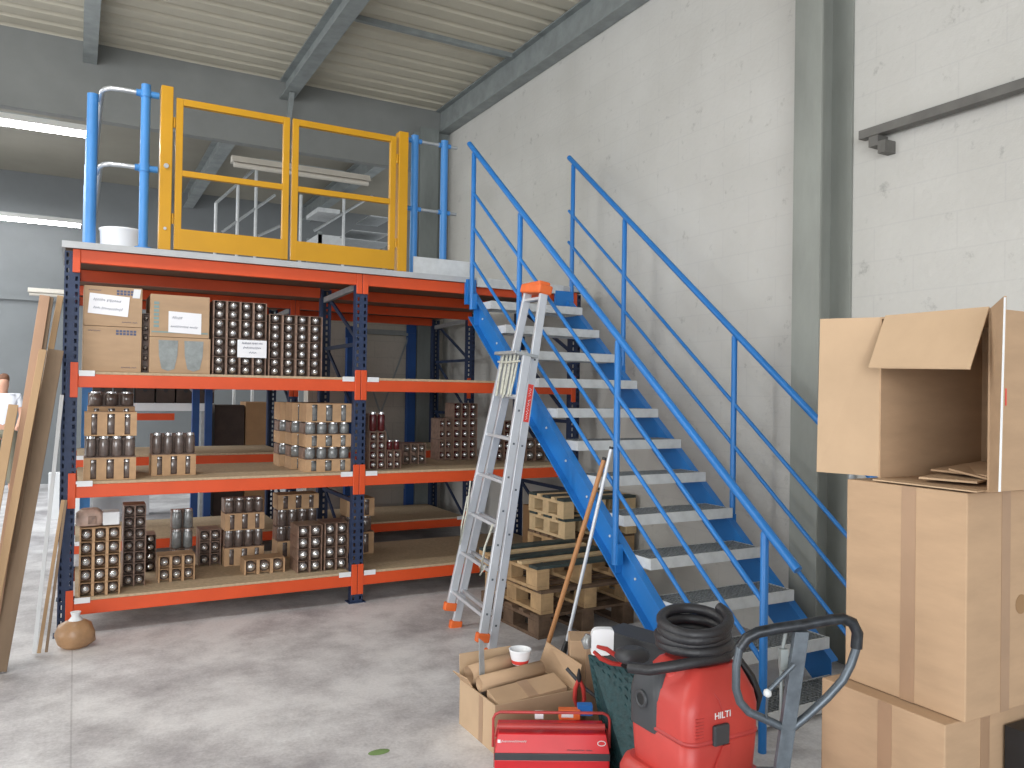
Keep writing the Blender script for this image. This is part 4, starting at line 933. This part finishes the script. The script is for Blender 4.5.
# bottom shelf
stack([(K_, 3, 1, 13.6)]*5, 78, 120, 597, .03, zA, 'kraft pack in front left stack on bottom shelf', .22)
stack([(E_, 2, 1, 11.6)]*7, 122, 145, 584, .20, zA, 'dark pack in tall narrow stack on bottom shelf', .2)
stack([(E_, 1, 2, 20), (E_, 1, 2, 17)], 145, 156, 563, .62, zA, 'dark pack behind tall narrow stack, bottom shelf', .2)
stack([(K_, 3, 1, 13)]*2, 158, 195, 578, .24, zA, 'kraft pack in low pair on bottom shelf', .18)
stack([(G_, 2, 1, 20, 'clear_glass')]*3, 171, 194, 553, .62, zA, 'clear jar bundle behind low kraft pair', .16)
stack([(E_, 2, 1, 12)]*3, 199, 221, 557, .66, zA, 'dark pack left of layered stack, bottom shelf', .2)
stack([(V_, 3, 1, 18), (G_, 4, 1, 17), (V_, 3, 1, 17), (G_, 4, 1, 15)], 224, 264, 559, .58, zA, 'pack in layered stack at centre of bottom shelf', .2)
stack([(K_, 3, 1, 15)], 244, 285, 576, .22, zA, 'single kraft pack of three jars near the front edge of the bottom shelf', .18)
stack([(V_, 3, 1, 17), (G_, 4, 1, 14), (G_, 4, 1, 17), (V_, 3, 1, 15)], 277, 318, 553, .70, zA, 'pack in stack behind shrink wrapped blocks', .2)
stack([(E_, 2, 1, 11.8)]*4, 297, 322, 571, .12, zA, 'shrink wrapped pair in left block by middle post', .24)
stack([(E_, 2, 1, 11.8)]*4, 324, 348, 569, .12, zA, 'shrink wrapped pair in right block by middle post', .24)
stack([(V_, 2, 1, 22), (G_, 2, 1, 16), (V_, 2, 1, 18)], 346, 374, 545, .6, zA, 'pack in stack behind middle post, bottom shelf', .2)
# soft goods on the left block of the bottom shelf
zt_ = zA+5*13.6*(5.15/FPX)+.012
t = thing('soft_parcel', 'pinkish rounded wrapped parcel on top of the front left bottom stack', 'parcel', (.14, .13, zt_))
cX = at(88, 520, 'Y', .13).x
part(MB().rings([[(cX+.01+v[0], .14+v[1], zt_+v[2]) for v in sq(0, 0, z, a, b, 24, 3)] for z, a, b in ((0, .075, .07), (.02, .085, .075), (.08, .08, .07), (.105, .05, .05))], 24), 'wrapping', 'pink_wrap', t)
part(MB().box(cX+.0, cX+.045, .055, .062, zt_+.015, zt_+.065), 'window', 'brown_wrap', t)
cX2 = at(110, 520, 'Y', .13).x
solo(MB().box(cX2-.045, cX2+.055, .06, .2, zt_, zt_+.085), 'white_carton', 'label_white', (cX2, .13, zt_), 'small white carton beside the pinkish parcel on the bottom shelf', 'carton', None, .004)

# cartons on the top shelf left
def shelf_box(x0, x1, y0, z0, h, d, m, label, grp=None):
    t = thing('cardboard_box', label, 'box', ((x0+x1)/2, y0+d/2, z0), 0, grp)
    part(MB().box(x0, x1, y0, y0+d, z0, z0+h), 'carton_body', m, t, .004); return t
xa, xb = at(82, 373, 'Y', .05).x, at(141, 373, 'Y', .05).x; z0 = zCc+.001
t = shelf_box(xa, xb, .05, z0, .298, .4, 'carton', 'printed carton without note, under the one with a note, left end of top shelf')
pm = MB()
def prints(pm, zb, h):
    pm.box(xb-.16, xb-.03, .0485, .0492, zb+h-.055, zb+h-.020)
    return pm
def printblock(t, zb, h):
    q = MB()
    for i in range(2):
        for j in range(6): q.box(xb-.155+j*.021, xb-.139+j*.021, .0485, .0496, zb+h-.052+i*.018, zb+h-.038+i*.018)
    part(q, 'printed_text', 'ink_blue', t)
    q = MB(); scribble(q, (xa+.03, .049, zb+h-.035), (1, 0, 0), (0, 0, 1), .07, .012, [5], .0014, 5); scribble(q, (xb-.12, .049, zb+.025), (1, 0, 0), (0, 0, 1), .09, .012, [4, 2], .0014, 6)
    part(q, 'printed_line', 'ink_blue', t)
printblock(t, z0, .298)
t = shelf_box(xa, xb, .05, z0+.300, .262, .4, 'carton', 'printed carton with white note at the left end of the top shelf')
printblock(t, z0+.300, .262)
p = at(109, 305, 'Y', .05)
part(MB().obox((p.x, .0475, p.z), (.118, 0, -.008), (0, .001, 0), (.005, 0, .066)), 'paper_note', 'paper', t)
q = MB(); scribble(q, (p.x-.09, .0455, p.z+.02), (1, 0, -.06), (0, 0, 1), .16, .026, [4, 5], .0016, 11); scribble(q, (p.x-.09, .0455, p.z-.032), (1, 0, -.06), (0, 0, 1), .17, .024, [2, 7], .0016, 12); part(q, 'handwriting', 'ink', t)
part(MB().obox((xb-.035, .0485, z0+.300+.225), (.022, 0, 0), (0, .0006, 0), (.004, 0, .03)), 'white_sticker', 'label_white', t)
xa2, xb2 = at(149, 374, 'Y', .06).x, at(210, 374, 'Y', .06).x
t = shelf_box(xa2, xb2, .06, z0, .245, .4, 'carton', 'carton printed with two glass tumblers, second column of the top shelf')
for k_ in (.30, .72):
    xx = xa2+(xb2-xa2)*k_; q = [( xx-.062, .0588, z0+.225), (xx+.062, .0588, z0+.225), (xx+.058, .0588, z0+.12), (xx+.04, .0588, z0+.03), (xx+.0, .0588, z0+.015), (xx-.04, .0588, z0+.03), (xx-.058, .0588, z0+.12)]
    part(MB().prism(q, (0, -.0008, 0)), 'printed_tumbler', 'tumbler_print', t)
t = shelf_box(xa2+.0, xb2-.01, .06, z0+.247, .30-.012, .4, 'carton', 'carton with teal print and white note, on the tumbler carton')
q = MB()
for i in range(7): q.box(xa2+.022, xa2+.055, .0588, .0596, z0+.31+i*.026, z0+.328+i*.026)
q.box(xa2+.01, xb2-.02, .0588, .0596, z0+.275, z0+.285); part(q, 'teal_print', 'teal_print', t)
p = at(185, 323, 'Y', .06)
part(MB().obox((p.x, .0577, p.z), (.105, 0, -.004), (0, .001, 0), (0, 0, .072)), 'paper_note', 'paper', t)
q = MB(); scribble(q, (p.x-.08, .0555, p.z+.02), (1, 0, -.04), (0, 0, 1), .06, .024, [3], .0016, 14); scribble(q, (p.x-.09, .0555, p.z-.035), (1, 0, -.03), (0, 0, 1), .17, .018, [7, 3], .0015, 15); part(q, 'handwriting', 'ink', t)
# jars behind the second column, seen in the gap between cartons
stack([(E_, 1, 2, 20)]*3, 141.5, 148.5, 373, .10, zCc, 'single file jars in gap between carton columns', .2)
stack([(V_, 2, 1, 20), ], 152, 170, 462, .5, zB, 'small pack behind the dark stack on the middle shelf', .2) if 0 else None

# ------------------------------------------------------------------ light
w = bpy.data.worlds.new('world'); bpy.context.scene.world = w; w.use_nodes = True
bg = w.node_tree.nodes['Background']; bg.inputs[0].default_value = (.94, .97, 1.0, 1); bg.inputs[1].default_value = 1.0
struct('wall_left', MB().box(-14.2, -14, -12, 9.3, 0, 5.3), 'cladding')
def area(name, loc, rot, sx, sy, e, col=(1, 1, 1)):
    l = bpy.data.lights.new(name, 'AREA'); l.shape = 'RECTANGLE'; l.size = sx; l.size_y = sy; l.energy = e; l.color = col
    o = bpy.data.objects.new(name, l); C.objects.link(o); o.location = loc; o.rotation_euler = rot; return o
area('dock_door_daylight', (-5, -11.5, 2.4), (math.radians(90), 0, math.radians(-18)), 9, 4.2, 800, (.95, .98, 1))
area('added_side_fill', (-13.5, -1.5, 2.2), (math.radians(90), 0, math.radians(-90)), 9, 4.0, 700, (.97, .99, 1))  # added fill from the left to even out the right wall, no door there
area('added_overhead_fill', (-3.2, -1.6, 4.95), (0, 0, 0), 7, .25, 190, (1, .99, .96))  # added fill under the roof to brighten the floor, no fittings modelled
area('hall_strip_lights', (-5.5, 6.3, 4.7), (0, 0, 0), 7, 3, 800, (.95, .98, 1))
sc = bpy.context.scene
sc.view_settings.view_transform = 'Standard'; sc.view_settings.look = 'None'; sc.view_settings.gamma = 1; sc.view_settings.exposure = 0; sc.view_settings.use_curve_mapping = False
